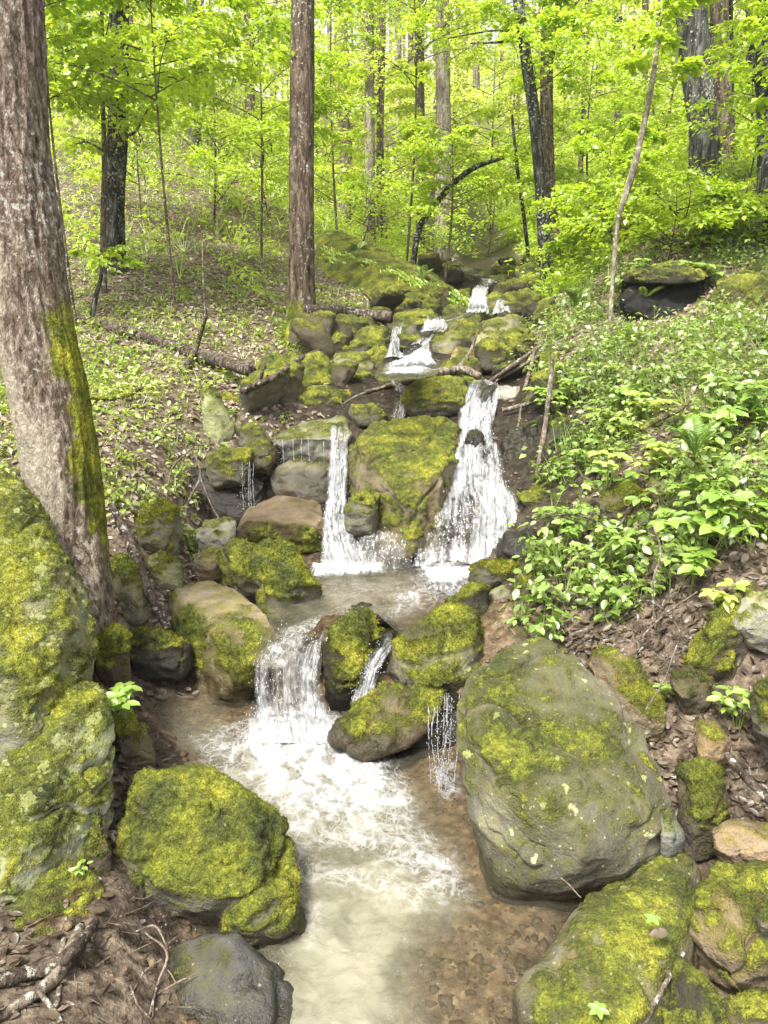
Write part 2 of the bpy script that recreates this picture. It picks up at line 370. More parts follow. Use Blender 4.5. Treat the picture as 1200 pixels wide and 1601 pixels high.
M['leaf_bright'] = leaf_material('leaf_bright', [(0, (.12, .24, .025)), (.5, (.21, .35, .04)), (1, (.34, .48, .08))], .4, .08, 1)
M['leaf_dead'] = leaf_material('leaf_dead', [(0, (.02, .013, .008)), (.35, (.054, .037, .022)), (.75, (.135, .097, .062)), (1, (.31, .245, .175))], .12, .05, 1.5)
M['leaf_dry'] = leaf_material('leaf_dry', [(0, (.085, .06, .04)), (.3, (.23, .175, .125)), (.65, (.40, .33, .255)), (1, (.60, .525, .43))], .15, .04, 1.5)
M['bark_pale'] = bark_material('bark_pale', (.05, .034, .023), (.185, .138, .10), (.40, .34, .275), (34, 13))
M['bark_brown'] = bark_material('bark_brown', (.03, .021, .013), (.115, .085, .055), (.25, .205, .15), (22, 6))
M['bark_dark'] = bark_material('bark_dark', (.008, .008, .006), (.03, .03, .024), (.16, .165, .14), (16, 4))
M['bark_grey'] = bark_material('bark_grey', (.018, .018, .015), (.065, .064, .055), (.18, .18, .16), (14, 3))
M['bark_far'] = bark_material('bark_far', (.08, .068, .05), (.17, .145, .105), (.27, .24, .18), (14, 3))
M['wood_dead'] = bark_material('wood_dead', (.02, .014, .01), (.08, .06, .045), (.2, .16, .125), (20, 6))
M['wood_pale'] = bark_material('wood_pale', (.07, .053, .038), (.19, .15, .11), (.34, .28, .215), (20, 6))
# ------------------------------------------------------------------ ground: one sheet through surveyed points
_c = [P(*q) for q in [
 # left bank and slope
 (130,1580,1.85),(-150,1600,1.75),(200,1420,2.36),(60,1450,2.2),(230,1200,3.22),(170,1100,3.75),(200,1000,4.5),(230,940,4.7),(180,800,5.2),(240,700,6.2),
 (345,835,6.0),(290,800,5.9),(-150,900,4.4),(-250,700,6),(300,640,7),(400,650,7.05),(200,600,7.5),(100,560,8),(250,560,8.2),(400,580,8.35),(300,500,9.5),(470,527,9.5),(180,425,11),
 (50,430,11),(-250,420,11),(400,430,12),(300,300,17),(480,395,15),(100,250,18),(-250,250,18),(400,250,22),(100,120,28),(-250,100,28),(400,150,34),(600,200,45),(590,365,24),
 (560,480,11.5),(640,420,15),
 # stream line above the falls
 (740,475,13),(690,525,10),(650,585,8.5),(770,615,7.45),(700,660,7.0),(580,640,7.3),(710,375,24),(560,570,8.6),(800,540,9.2),(740,425,16.5),
 # behind the falls
 (730,760,6.25),(530,760,6.25),(430,740,6.5),(640,780,6.4),
 # right bank and slope
 (1030,490,8.6),(1040,400,10),(960,450,10),(900,600,7),(860,680,6.4),(1000,700,5.5),(1150,600,6),(1100,850,4.3),(1000,900,4.5),(900,950,4.42),(870,800,5.4),(1000,1000,4.0),(1100,1130,3.35),
 (1400,600,6),(1400,900,4),(1650,1300,2.8),(1400,300,11),(1400,120,28),(1000,150,32),(850,330,20),(1000,300,15),(1110,282,12),(800,250,30),(880,440,12),(900,520,8.8),(1200,400,9.5)]]
_c += [Pz(*q) for q in [(560,1590,-.15),(450,1590,-.1),(700,1590,-.12),(560,1400,-.16),(700,1400,-.1),(820,1450,-.045),(480,1250,-.13),(640,1250,-.1),(720,1250,-.06),(300,1150,-.05),(250,1090,-.02),(400,1180,-.12),
 (320,1085,-.03),(560,1150,-.08),(650,1180,-.06),(600,910,.34),(520,930,.36),(700,910,.35),(500,980,.3),(600,1000,.25),(780,960,.42),(1100,1500,-.06),(1180,1430,.0),(1250,1500,.08),(1000,1580,-.1),(1180,1250,.12),(1000,1400,-.08),(1080,1300,.06),(1130,1600,-.08),(400,1560,-.12),(390,1480,-.12),(235,1575,.06)]]
_c += [np.array(q) for q in [(-3,0,.6),(3,0,.6),(0,-1,-.1),(0,.9,-.14),(-1.3,1,.45),(1.6,.6,.3),(0,90,23.),(-60,90,30.),(60,90,30.),(0,140,28.),(-40,40,19.),(40,40,17.)]]
CT = np.array(_c)
def _warp(X, Y): return np.stack([X/(Y+2.0)*1.6, np.log(np.maximum(Y, -1.2)+2.0)], -1)
_q = _warp(CT[:, 0], CT[:, 1])
def _phi(r2): return .5*r2*np.log(r2+1e-9)
def _zs(z): return np.log1p(np.maximum(z+1.0, 0.02)*1.0)          # heights are fitted on a log scale too: fine near the water, coarse on the hill
_n = len(CT); _K = _phi(((_q[:, None]-_q[None])**2).sum(-1))+np.eye(_n)*.0015
_A = np.zeros((_n+3, _n+3)); _A[:_n, :_n] = _K; _A[:_n, _n] = 1; _A[:_n, n1:=_n+1] = _q[:, 0]; _A[:_n, _n+2] = _q[:, 1]; _A[_n:, :_n] = _A[:_n, _n:].T
_w = np.linalg.solve(_A, np.concatenate([_zs(CT[:, 2]), [0, 0, 0]]))
def ground_base(X, Y):
    X = np.asarray(X, float).ravel(); Y = np.asarray(Y, float).ravel(); out = np.empty(len(X))
    for s in range(0, len(X), 20000):
        q = _warp(X[s:s+20000], Y[s:s+20000]); r2 = ((q[:, None]-_q[None])**2).sum(-1)
        out[s:s+20000] = np.expm1(np.clip(_phi(r2)@_w[:_n]+_w[_n]+q@_w[_n+1:], -2, 3.8))-1.0
    return out
def ground_z(X, Y):
    X = np.asarray(X, float).ravel(); Y = np.asarray(Y, float).ravel(); z = ground_base(X, Y)
    p = np.stack([X, Y, X*0], -1); far = np.clip(Y/12, 0.25, 4)
    return z + .07*far**.6*fbm(p*1.1, 4) + .012*fbm(p*9, 3) + .022*fbm(p*17+3, 3)*np.clip(1.6-Y/6, 0, 1)*np.clip((z-.03)*12, 0, 1)
def gz(x, y): return float(ground_z([x], [y])[0])
# stream line: middle and half width, for what grows or lies where
_s = np.array([P(560, 1700, 1.7), P(560, 1560, 2.15), P(540, 1300, 3.0), P(470, 1130, 3.9), P(600, 950, 4.5), P(640, 850, 5.6), P(660, 740, 6.3), P(690, 640, 7.1), P(670, 575, 8.6), P(700, 520, 10.2), P(745, 460, 13.2), P(735, 420, 17), P(712, 370, 25)])
_sw = np.array([.75, .75, .8, .95, .95, 1.15, 1.25, 1.05, .95, .8, .7, .8, .8])
def stream_d(X, Y): return np.abs(X-np.interp(Y, _s[:, 1], _s[:, 0]))/np.interp(Y, _s[:, 1], _sw)
def side(X, Y): return X-np.interp(Y, _s[:, 1], _s[:, 0])
vv = np.concatenate([np.linspace(math.log(.75), math.log(3.2), 24)[:-1], np.linspace(math.log(3.2), math.log(24), 380)[:-1], np.linspace(math.log(24), math.log(202), 120)])
uu = np.concatenate([np.linspace(-3.2, -1.05, 34)[:-1], np.linspace(-1.05, 1.05, 330), np.linspace(1.05, 3.2, 34)[1:]])
GU, GV = np.meshgrid(uu, vv); GY = (np.exp(GV)-2.0).ravel(); GX = (GU/1.6*np.exp(GV)).ravel(); GZ = ground_z(GX, GY)
sdm = stream_d(GX, GY)
bed = np.maximum(sstep(1.25, .85, sdm)*(GY < 30), 0)*sstep(.0, -.02, GZ-np.interp(GY, [0, 3.9, 4.2, 5.5, 7.4, 8.6, 10, 13, 17], [.03, .03, .47, .5, 1.65, 1.78, 2.15, 2.7, 3.5]))
grn = .25+.35*fbm(np.stack([GX, GY, GZ], -1)*.5, 3)+.25*(side(GX, GY) > 0)*sstep(4.5, 6, GY)+.35*sstep(10, 22, GY)
link('ground', mesh('ground', np.stack([GX, GY, GZ], -1), gridf(len(uu), len(vv)), M['ground'], attrs={'bed': bed*sstep(6.2, 5.4, GY), 'green': grn*(1-bed), 'damp': np.maximum(sstep(.5, .2, np.hypot(GX+1.25, GY-6.1)), np.maximum(sstep(1.5, .95, sdm)*sstep(5.0, 5.8, GY)*(GY < 30), .75*sstep(1.45, 1.0, sdm)*(GY > 2.2)*(1-bed)))}))  # moist soil by the stream, plus shade painted into gaps and the left hollow
tag(bpy.data.objects['ground'], kind='structure')

# ------------------------------------------------------------------ rocks
CLEAR = [(P(1035, 480, 8.3)[0], 8.2, .38)]
ROCKS = []                                              # centre and radius, to keep plants out of them
dg = bpy.context.evaluated_depsgraph_get
def smooth_mesh(V, E, it, k=.5):
    for _ in range(it):
        s = np.zeros_like(V); c = np.zeros(len(V))
        np.add.at(s, E[:, 0], V[E[:, 1]]); np.add.at(s, E[:, 1], V[E[:, 0]]); np.add.at(c, E[:, 0], 1); np.add.at(c, E[:, 1], 1)
        V = V*(1-k)+k*s/np.maximum(c, 1)[:, None]
    return V
def lobe_points(outline, Yt, Yb, bulge=.08, thick=.35, front=(), sink=.12):
    o = [(q[0], q[1]) for q in outline]; ys = np.array([q[1] for q in o], float); lo, hi = ys.min(), ys.max()
    def Yof(q): return q[2] if len(q) > 2 else Yt+(Yb-Yt)*((q[1]-lo)/(hi-lo+1e-6))
    cx, cyy = np.mean([q[0] for q in o]), np.mean([q[1] for q in o])
    pts = [P(q[0], q[1], Yof(q)) for q in outline]
    if bulge:
        for q in outline:
            x, y = cx+(q[0]-cx)*.62, cyy+(q[1]-cyy)*.62; pts.append(P(x, y, Yof((x, y))-bulge))
    for q in front: pts.append(P(*q))
    zmin = min(p[2] for p in pts)
    back = []
    for q in outline:
        x, y = cx+(q[0]-cx)*.80, cyy+(q[1]-cyy)*.80; back.append(P(x, y, Yof(q)+thick))
    for q in outline:                                   # the buried foot
        x = cx+(q[0]-cx)*.72; p = P(x, hi, Yb+(thick*.55 if q[1] < cyy else .05)); p[2] = zmin-sink; back.append(p)
    return pts+back
def rock(name, label, lobes, moss=.5, mvar=1.0, col=(.2, .19, .165), wet=None, lich=.3, rough=.9, vox=None, sm=1, cat='rock', group=None, fuzz=None, mossdir=(0, 0, 1), chip=.945):
    """lobes: list of dicts (outline, Yt, Yb ...); hulls are fused, worn and given a mossy skin"""
    bm = bmesh.new(); allp = []
    for lb in lobes:
        pts = lobe_points(**lb); allp += pts
        b2 = bmesh.new(); vs_ = [b2.verts.new(p) for p in pts]
        r = bmesh.ops.convex_hull(b2, input=vs_)
        bmesh.ops.delete(b2, geom=[v for v in b2.verts if not v.link_faces], context='VERTS')
        tmp = bpy.data.meshes.new('t'); b2.to_mesh(tmp); b2.free(); bm.from_mesh(tmp); bpy.data.meshes.remove(tmp)
    A = np.array(allp); ctr = A.mean(0); size = np.linalg.norm(A.max(0)-A.min(0))
    Yn = A[:, 1].min(); vx = vox or (max(.0042*Yn, size/75, .009) if Yn < 4.8 else max(.0024*Yn, size/90))
    me = bpy.data.meshes.new('t'); bmesh.ops.recalc_face_normals(bm, faces=bm.faces); bm.to_mesh(me); bm.free()
    o = link(name, me); md = o.modifiers.new('r', 'REMESH'); md.mode = 'VOXEL'; md.voxel_size = vx
    m2 = bpy.data.meshes.new_from_object(o.evaluated_get(dg())); o.modifiers.clear()
    V = coords(m2); E = np.empty(len(m2.edges)*2, np.int32); m2.edges.foreach_get('vertices', E); E = E.reshape(-1, 2)
    V = smooth_mesh(V, E, sm+1 if Yn < 4.8 else 1)
    m2.vertices.foreach_set('co', V.astype(np.float32).ravel()); m2.update(); N = vnormals(m2)
    seed = (abs(hash_s(label)) % 1000)*.37; s = min(size, 1.2)
    q = V+seed
    d = .036*s*fbm(q/(.42*s), 3)*rough + .034*s*(ridged(q*np.array((1, 1, 2.2))/(.33*s), 4)-.5)*rough + .02*s*fbm(q/(.11*s), 4)*rough
    cr = np.abs(pnoise(q/(.5*s)+.25*np.stack([fbm(q/(.2*s), 2)]*3, -1))); d = d-.03*s*sstep(.07, .0, cr)*rough
    # flat chips knocked off
    for k in range(13):
        rs = np.random.RandomState(int(seed*100) % 9999+k); nn = unit(rs.normal(size=3)*np.array((1, 1, .9))); nn[1] = -abs(nn[1]) if k % 3 else nn[1]
        h = (V-ctr)@nn; lim = np.quantile(h, chip)
        V = V-nn*(np.clip(h-lim, 0, .09*s)*.85)[:, None]
    V = V+N*d[:, None]; V = smooth_mesh(V, E, 1, .3)
    m2.vertices.foreach_set('co', V.astype(np.float32).ravel()); m2.update(); N = vnormals(m2)
    mo = moss-.5+1.0*(N@unit(mossdir)-.3)+mvar*(.75*fbm(q*3.1, 4)+.45*fbm(q*11, 3))
    mo = mo*.9+.23
    if moss <= 0: mo = mo*0
    mk = sstep(.35, .75, mo)
    V = V+N*(mk*(.012+.026*fbm(q*13, 3)+.016*fbm(q*34, 3)+.009*fbm(q*70, 2))*min(1.3, .35+.25*Yn))[:, None] + N*(.0035*fbm(q*70, 3))[:, None]
    wt = np.full(len(V), 0.0)
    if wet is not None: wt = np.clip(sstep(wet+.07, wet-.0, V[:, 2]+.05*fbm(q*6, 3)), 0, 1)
    base = np.array((ctr[0], ctr[1], V[:, 2].min()))
    m2.vertices.foreach_set('co', (V-base).astype(np.float32).ravel())
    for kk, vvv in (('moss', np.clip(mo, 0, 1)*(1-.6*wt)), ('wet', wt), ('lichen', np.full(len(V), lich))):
        at = m2.attributes.new(kk, 'FLOAT', 'POINT'); at.data.foreach_set('value', vvv.astype(np.float32))
    m2.polygons.foreach_set('use_smooth', np.ones(len(m2.polygons), bool))
    m2.materials.clear(); m2.materials.append(M['rock']); m2.update()
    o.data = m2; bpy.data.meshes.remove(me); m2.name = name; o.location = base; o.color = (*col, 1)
    tag(o, label, cat, group); ROCKS.append((ctr[0], ctr[1], .36*np.linalg.norm((A.max(0)-A.min(0))[:2]), V[:, 2].max()))
    if fuzz is None: fuzz = Yn < 5.2 and moss > .3
    if fuzz: moss_tufts(o, V, N, mk*(1-wt), Yn, base)
    return o
def hash_s(s):
    h = 7
    for c in s: h = (h*131+ord(c)) % 1000003
    return h
def moss_tufts(o, V, N, mk, Yn, base):
    rs = np.random.RandomState(hash_s(o['label']) % 99999)
    toc = unit(np.array((0, 0, H))-V); vis = (N*toc).sum(1) > -.35
    wgt = np.clip(mk-.25, 0, 1)*vis
    if wgt.sum() < 30: return
    area = wgt.sum()*(max(.0042*Yn, .009)**2)
    n = int(min(26000, area*52000*min(1, (2.6/Yn)**1.6)))
    i = rs.choice(len(V), n, p=wgt/wgt.sum())
    jit = rs.normal(size=(n, 3))*.006; p = V[i]+jit-N[i]*((jit*N[i]).sum(1))[:, None]-N[i]*.003
    L = rs.uniform(.005, .0125, n)*np.clip(Yn/2.6, .8, 1.6); wd = L*rs.uniform(.22, .4, n)
    dr = unit(N[i]+rs.normal(size=(n, 3))*.55); sd_ = unit(np.cross(dr, rs.normal(size=(n, 3))))
    T = np.stack([p-sd_*wd[:, None]*.5, p+sd_*wd[:, None]*.5, p+dr*L[:, None]], 1).reshape(-1, 3)-base
    link('moss', mesh('moss', T, np.arange(3*n).reshape(-1, 3), M['fuzz'], smooth=False), o)
def R(name, label, outline, Yt, Yb, bulge=.08, thick=.35, front=(), sink=.12, extra=(), **kw):
    lobes = [dict(outline=outline, Yt=Yt, Yb=Yb, bulge=bulge, thick=thick, front=front, sink=sink)]+list(extra)
    return rock(name, label, lobes, **kw)
GREY, BROWN, WARM, DARK, PALE = (.17, .165, .145), (.135, .115, .09), (.22, .18, .13), (.07, .066, .06), (.36, .37, .32)
# -- lower pool, left
R('boulder', 'rounded boulder thick with bright yellow moss at the lower pool, beside the white foam', [(215,1215),(262,1203),(330,1208),(400,1255),(440,1300),(458,1345),(460,1395),(430,1440),(340,1440),(270,1428),(215,1415),(185,1380),(180,1340),(195,1280)], 2.85, 2.42, .12, .35,
  front=[(320,1330,2.5),(300,1420,2.36)], extra=[dict(outline=[(360,1400),(440,1375),(483,1430),(470,1470),(430,1487),(380,1480),(340,1450)], Yt=2.45, Yb=2.3, bulge=.05, thick=.3)], moss=.9, col=GREY, wet=.03, lich=.35, vox=.0095, mvar=.7, chip=.98)
R('rock', 'charcoal grey stone with a green left flank at the bottom edge under the mossy boulder', [(262,1488),(318,1458),(370,1455),(432,1505),(475,1556),(515,1620),(510,1700),(320,1710),(272,1600)], 2.3, 1.86, .04, .25, front=[(360,1475,2.2),(430,1600,1.98),(330,1560,2.08)], moss=.36, col=(.10,.10,.10), wet=.02, lich=.35, mossdir=(-.8, -.3, .35), chip=.99, rough=.7)
R('boulder', 'huge mossy boulder at the left edge with white lichen scabs, against the big leaning trunk', [(-110,730),(-20,728),(30,748),(80,830),(120,880),(140,940),(150,990),(142,1030),(100,1060),(60,1115),(40,1180),(5,1232),(-110,1270)], 3.95, 2.75, .22, .7, front=[(0,900,3.2),(60,1000,3.05),(10,1120,2.75),(90,930,3.35)], moss=.74, col=(.27,.27,.23), lich=1.0, vox=.013, chip=.985, rough=.65)
R('boulder', 'slanting slab of pale mossy stone with a bare light underside, below the huge boulder', [(-110,1470),(0,1432),(60,1390),(110,1338),(150,1270),(176,1200),(172,1130),(150,1062),(120,1040),(85,1090),(48,1150),(15,1225),(-110,1300)], 3.15, 2.25, .1, .4, front=[(120,1150,2.85),(60,1260,2.5),(-20,1370,2.25)], moss=.66, col=(.34,.36,.32), lich=1.0, vox=.011, chip=.985)
R('rock', 'low brown earth covered rock in the bottom left corner under the slanting slab', [(-110,1530),(-60,1440),(40,1400),(120,1335),(168,1390),(150,1450),(95,1490),(30,1520)], 2.5, 2.08, .06, .3, moss=.42, col=(.21,.15,.10), lich=.1)
R('rock', 'narrow upright mossy stone wedged between the slanting slab and the yellow mossy boulder', [(128,1290),(150,1262),(172,1320),(178,1395),(152,1412),(134,1370)], 2.62, 2.45, .05, .2, moss=.5, col=BROWN, lich=.1)
R('rock', 'mossy knob of rock carrying a small leafy plant, above the yellow mossy boulder', [(160,1128),(200,1108),(232,1138),(246,1180),(215,1204),(180,1198)], 3.4, 3.2, .08, .3, moss=.62, col=BROWN, lich=.2)
R('rock', 'small round cushion of moss on stone at the foot of the leaning trunk', [(148,1002),(180,978),(202,993),(204,1040),(172,1058),(148,1042)], 3.75, 3.6, .08, .25, moss=.8, col=BROWN)
R('rock', 'dark undercut mossy ledge beside the brown slab, over the shaded shallow water', [(192,990),(240,983),(300,1008),(305,1040),(250,1048),(200,1022)], 4.35, 4.2, .05, .35, moss=.5, col=DARK, lich=.05)
R('slab', 'big slab with pale brown top and shadowed mossy front, left of the first waterfall', [(256,930,4.75),(292,908,5.0),(332,905,5.05),(385,930,4.75),(415,962,4.5),(432,988,4.25),(402,1042,4.2),(400,1075,4.3),(391,1096,4.28),(350,1060,4.45),(300,1020,4.6),(265,972,4.7)], 4.9, 4.2, 0, .4, front=[(300,965,4.5),(360,1012,4.2),(404,1036,4.08)], moss=.42, col=(.24,.205,.155), wet=.1, lich=.2, cat='rock slab', mossdir=(-.3, -.7, .3), chip=.99, rough=.6, sm=0)
R('boulder', 'yellow mossy boulder like a crouching animal, on the brown slab beside the middle pool', [(392,868),(425,840),(457,850),(472,885),(500,935),(497,955),(458,966),(430,950),(400,918)], 4.95, 4.62, .1, .35, extra=[dict(outline=[(335,885),(362,848),(400,862),(420,905),(395,915),(360,900)], Yt=5.0, Yb=4.8, bulge=.05, thick=.3)], moss=.84, col=GREY, lich=.3)
R('rock', 'smooth mossy egg shaped stone beside the dead branch on the left bank', [(206,830),(225,795),(260,787),(286,800),(276,832),(242,863),(214,866)], 5.25, 5.05, .08, .3, moss=.62, col=(.22,.21,.17), lich=.2)
R('rock', 'pale squarish stone with a flat top under the egg shaped mossy stone', [(224,876),(250,863),(284,877),(286,905),(260,916),(234,906)], 4.98, 4.85, .04, .25, moss=.42, col=(.27,.27,.2), lich=.3)
R('rock', 'olive green sloping stone between the leaning trunk and the dead branch', [(170,872),(202,868),(232,915),(238,945),(212,957),(180,930)], 4.75, 4.5, .06, .3, moss=.55, col=(.24,.23,.17), lich=.2)
R('stone', 'light grey bare stone behind the crouching mossy boulder', [(302,832),(330,812),(369,814),(366,852),(332,862)], 5.45, 5.3, .05, .2, moss=.05, col=(.34,.34,.32), lich=.1)
R('stone', 'brown flat stone among dead leaves left of the crouching mossy boulder', [(298,880),(320,858),(352,862),(350,886),(318,893)], 5.1, 5.0, .04, .2, moss=.2, col=WARM, lich=.1)
# -- lower pool, right
R('boulder', 'largest boulder, a broad grey green slab face tilted towards the lower pool', [(703,1092,3.0),(735,1050,3.2),(800,1004,3.42),(850,994,3.48),(892,1020,3.45),(950,1072,3.25),(1002,1140,2.98),(1032,1200,2.78),(1052,1262,2.66),(1040,1312,2.62),(990,1352,2.6),(930,1402,2.55),(890,1422,2.55),(840,1407,2.57),(788,1390,2.62),(750,1322,2.74),(726,1230,2.85),(712,1150,2.95)], 3.4, 2.6, 0, .5,
  front=[(745,1255,2.66),(800,1325,2.47),(860,1345,2.42),(950,1322,2.44),(1015,1268,2.55),(730,1100,2.98),(850,1015,3.36),(980,1150,2.92)], moss=.2, col=(.155,.15,.12), wet=.05, lich=.5, rough=.6, chip=.97, vox=.0105, sm=2, mvar=1.0, mossdir=(-.25,-.55,.7))
R('slab', 'long sloping grey slab with mossy sides at the bottom edge, pointing at the pool', [(770,1640,1.95),(800,1550,2.1),(850,1480,2.28),(900,1420,2.42),(960,1370,2.55),(1010,1334,2.66),(1080,1338,2.62),(1112,1370,2.5),(1075,1402,2.4),(1062,1440,2.3),(1032,1472,2.2),(1022,1530,2.05),(985,1590,1.93),(960,1680,1.8),(780,1690,1.85)], 2.6, 1.85, 0, .3, front=[(900,1470,2.22),(960,1540,2.03),(1000,1440,2.27)], moss=.46, col=(.24,.22,.185), wet=.02, lich=.6, rough=.6, chip=.97, cat='rock slab', sm=3, mvar=1.5)
R('rock', 'blocky stone with a bright mossy front face, right of the long sloping slab', [(1066,1395),(1112,1365),(1162,1344),(1240,1350),(1275,1450),(1240,1540),(1132,1562),(1086,1500),(1066,1440)], 2.5, 2.1, .07, .3, front=[(1100,1410,2.22),(1180,1400,2.25)], moss=.66, col=(.25,.2,.15), lich=.3)
R('rock', 'dark mossy stone in the bottom right gap under the blocky mossy stone', [(1005,1590),(1060,1498),(1122,1560),(1160,1640),(1100,1700),(1010,1690)], 2.15, 1.85, .05, .3, moss=.6, col=DARK, lich=.1)
R('rock', 'mossy stone in the bottom right corner beneath the blocky stone', [(1128,1570),(1180,1545),(1250,1560),(1290,1660),(1180,1690)], 2.05, 1.85, .05, .3, moss=.5, col=BROWN, lich=.15)
R('stone', 'small moss capped stone at the right edge beside the blocky mossy stone', [(1178,1425),(1200,1410),(1260,1420),(1260,1462),(1195,1462)], 2.2, 2.12, .04, .15, moss=.6, col=GREY)
R('rock', 'bare pinkish brown stone at the right edge above the blocky mossy stone', [(1114,1300),(1136,1284),(1200,1290),(1250,1310),(1240,1346),(1152,1336),(1120,1326)], 2.72, 2.55, .05, .25, moss=.02, col=(.25,.19,.145), lich=.1)
R('rock', 'upright pillar shaped stone coated in moss, right of the largest boulder', [(1057,1206),(1085,1187),(1131,1190),(1136,1240),(1129,1310),(1101,1342),(1071,1332),(1062,1262)], 2.98, 2.7, .05, .22, front=[(1080,1215,2.85),(1115,1215,2.85)], moss=.72, col=BROWN, lich=.2)
R('stone', 'small blue grey wedge jammed between the largest boulder and the moss pillar', [(1028,1280),(1050,1262),(1070,1310),(1062,1338),(1030,1322)], 2.68, 2.58, .03, .15, moss=.05, col=(.23,.24,.235), lich=.1)
R('slab', 'tilted slab with a pale broken edge leaning behind the largest boulder', [(916,1022),(950,1011),(992,1040),(1042,1110),(1052,1132),(1022,1152),(985,1112),(945,1062)], 3.65, 3.25, .06, .3, moss=.45, col=(.33,.27,.19), lich=.6, cat='rock slab')
R('stone', 'brown bare stone in the leaf litter above the moss pillar', [(1083,1136),(1120,1129),(1142,1160),(1132,1187),(1090,1182)], 3.15, 3.0, .04, .2, moss=.15, col=(.27,.2,.13), lich=.1)
R('rock', 'pale grey lichen covered rock jutting in from the right edge', [(1138,972),(1170,935),(1235,915),(1290,980),(1215,1012),(1150,1012)], 3.75, 3.55, .08, .35, moss=.18, col=(.40,.40,.36), lich=.8)
R('rock', 'sloping mossy rock below the pale grey rock on the right bank', [(1068,1052),(1090,1000),(1130,950),(1180,905),(1215,930),(1155,1012),(1132,1066),(1082,1076)], 3.9, 3.45, .06, .35, moss=.6, col=BROWN, lich=.3)
R('rock', 'round olive stone under the sloping mossy rock on the right bank', [(1050,1062),(1075,1037),(1117,1064),(1112,1100),(1064,1106)], 3.5, 3.38, .07, .25, moss=.4, col=BROWN, lich=.1)
R('rock', 'moss covered stone behind the leafy sprig at the right edge', [(1165,1090),(1200,1058),(1280,1080),(1280,1160),(1190,1152)], 3.15, 2.95, .08, .3, moss=.8, col=GREY)
# -- first fall
R('boulder', 'mossy boulder with white lichen spots between the middle pool and the largest boulder', [(590,1065),(618,1012),(660,975),(712,944),(746,960),(766,1000),(742,1032),(702,1062),(694,1082),(640,1086)], 4.45, 3.95, .07, .4, moss=.7, col=(.27,.26,.21), wet=.1, lich=.7)
R('boulder', 'brown boulder with a pointed nose hanging over the white foam', [(508,1164,3.58),(512,1150,3.62),(552,1104,3.78),(600,1070,3.9),(650,1074,3.9),(694,1090,3.82),(690,1116,3.72),(650,1141,3.62),(600,1172,3.52),(566,1191,3.48)], 3.9, 3.5, .05, .35, moss=.42, col=(.15,.125,.10), wet=.1, lich=.15, sink=-.02, chip=.995, rough=.6)
R('boulder', 'dark green rounded boulder standing in the first waterfall', [(500,1040),(508,992),(545,960),(580,956),(593,985),(586,1030),(560,1082),(530,1092),(504,1076)], 4.3, 4.02, .1, .3, moss=.62, col=DARK, wet=.13, lich=.1, mossdir=(.1, -.4, .8))
R('stone', 'low dark flat stone in the middle pool behind the dark green boulder', [(530,965),(545,950),(580,943),(618,952),(612,975),(570,985)], 4.62, 4.48, .03, .15, moss=.4, col=DARK, wet=.46, lich=0)
R('rock', 'wet brown rock wall behind the first waterfall', [(385,1035),(440,985),(505,985),(522,1090),(470,1160),(390,1150)], 4.35, 4.12, .02, .3, moss=.05, col=(.17,.12,.085), wet=.9, lich=0, fuzz=False)
R('rock', 'dark wet stones at the side trickle between the green boulder and the white spotted boulder', [(560,1060),(590,990),(640,985),(650,1060),(600,1110),(565,1105)], 4.4, 4.2, .02, .3, moss=.2, col=DARK, wet=.9, lich=0, fuzz=False)
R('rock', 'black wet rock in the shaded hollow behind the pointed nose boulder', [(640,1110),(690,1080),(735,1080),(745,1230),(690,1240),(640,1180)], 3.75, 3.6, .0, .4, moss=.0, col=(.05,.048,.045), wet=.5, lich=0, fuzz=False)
# -- middle pool, right shore
R('stone', 'wet dark rounded stone lying against the foot of the right waterfall', [(770,860),(790,835),(830,829),(862,845),(852,880),(800,886)], 5.25, 5.08, .07, .3, moss=.25, col=DARK, wet=.75, lich=.05)
R('stone', 'oblong dark stone with a mossy top at the right end of the middle pool', [(729,895),(750,880),(815,879),(821,900),(790,918),(740,916)], 4.98, 4.85, .06, .2, moss=.5, col=(.12,.115,.1), wet=.5, lich=.2)
R('stone', 'small pale grey block on the right shore of the middle pool', [(760,926),(785,914),(817,935),(802,953),(766,946)], 4.78, 4.68, .04, .2, moss=.1, col=(.30,.29,.255), lich=.2)
R('stone', 'smooth stone half green half grey, right of the small pale block', [(793,932),(822,897),(862,899),(892,920),(876,946),(830,955)], 4.85, 4.65, .05, .25, moss=.52, col=(.29,.265,.22), lich=.1)
R('stone', 'thin mossy stone beneath the half green stone', [(798,965),(820,954),(850,956),(850,975),(810,978)], 4.55, 4.48, .03, .15, moss=.55, col=DARK)
R('rock', 'grey wedge shaped rock with a mossy top above the largest boulder', [(828,988),(880,960),(962,944),(977,965),(905,1012),(858,1018)], 4.5, 4.2, .06, .3, moss=.4, col=(.19,.19,.185), lich=.1, mossdir=(0,.3,1))
R('stone', 'moss topped stone linking the oblong dark stone and the white spotted boulder', [(695,950),(735,914),(766,919),(762,950),(725,965)], 4.65, 4.52, .05, .2, moss=.75, col=DARK)
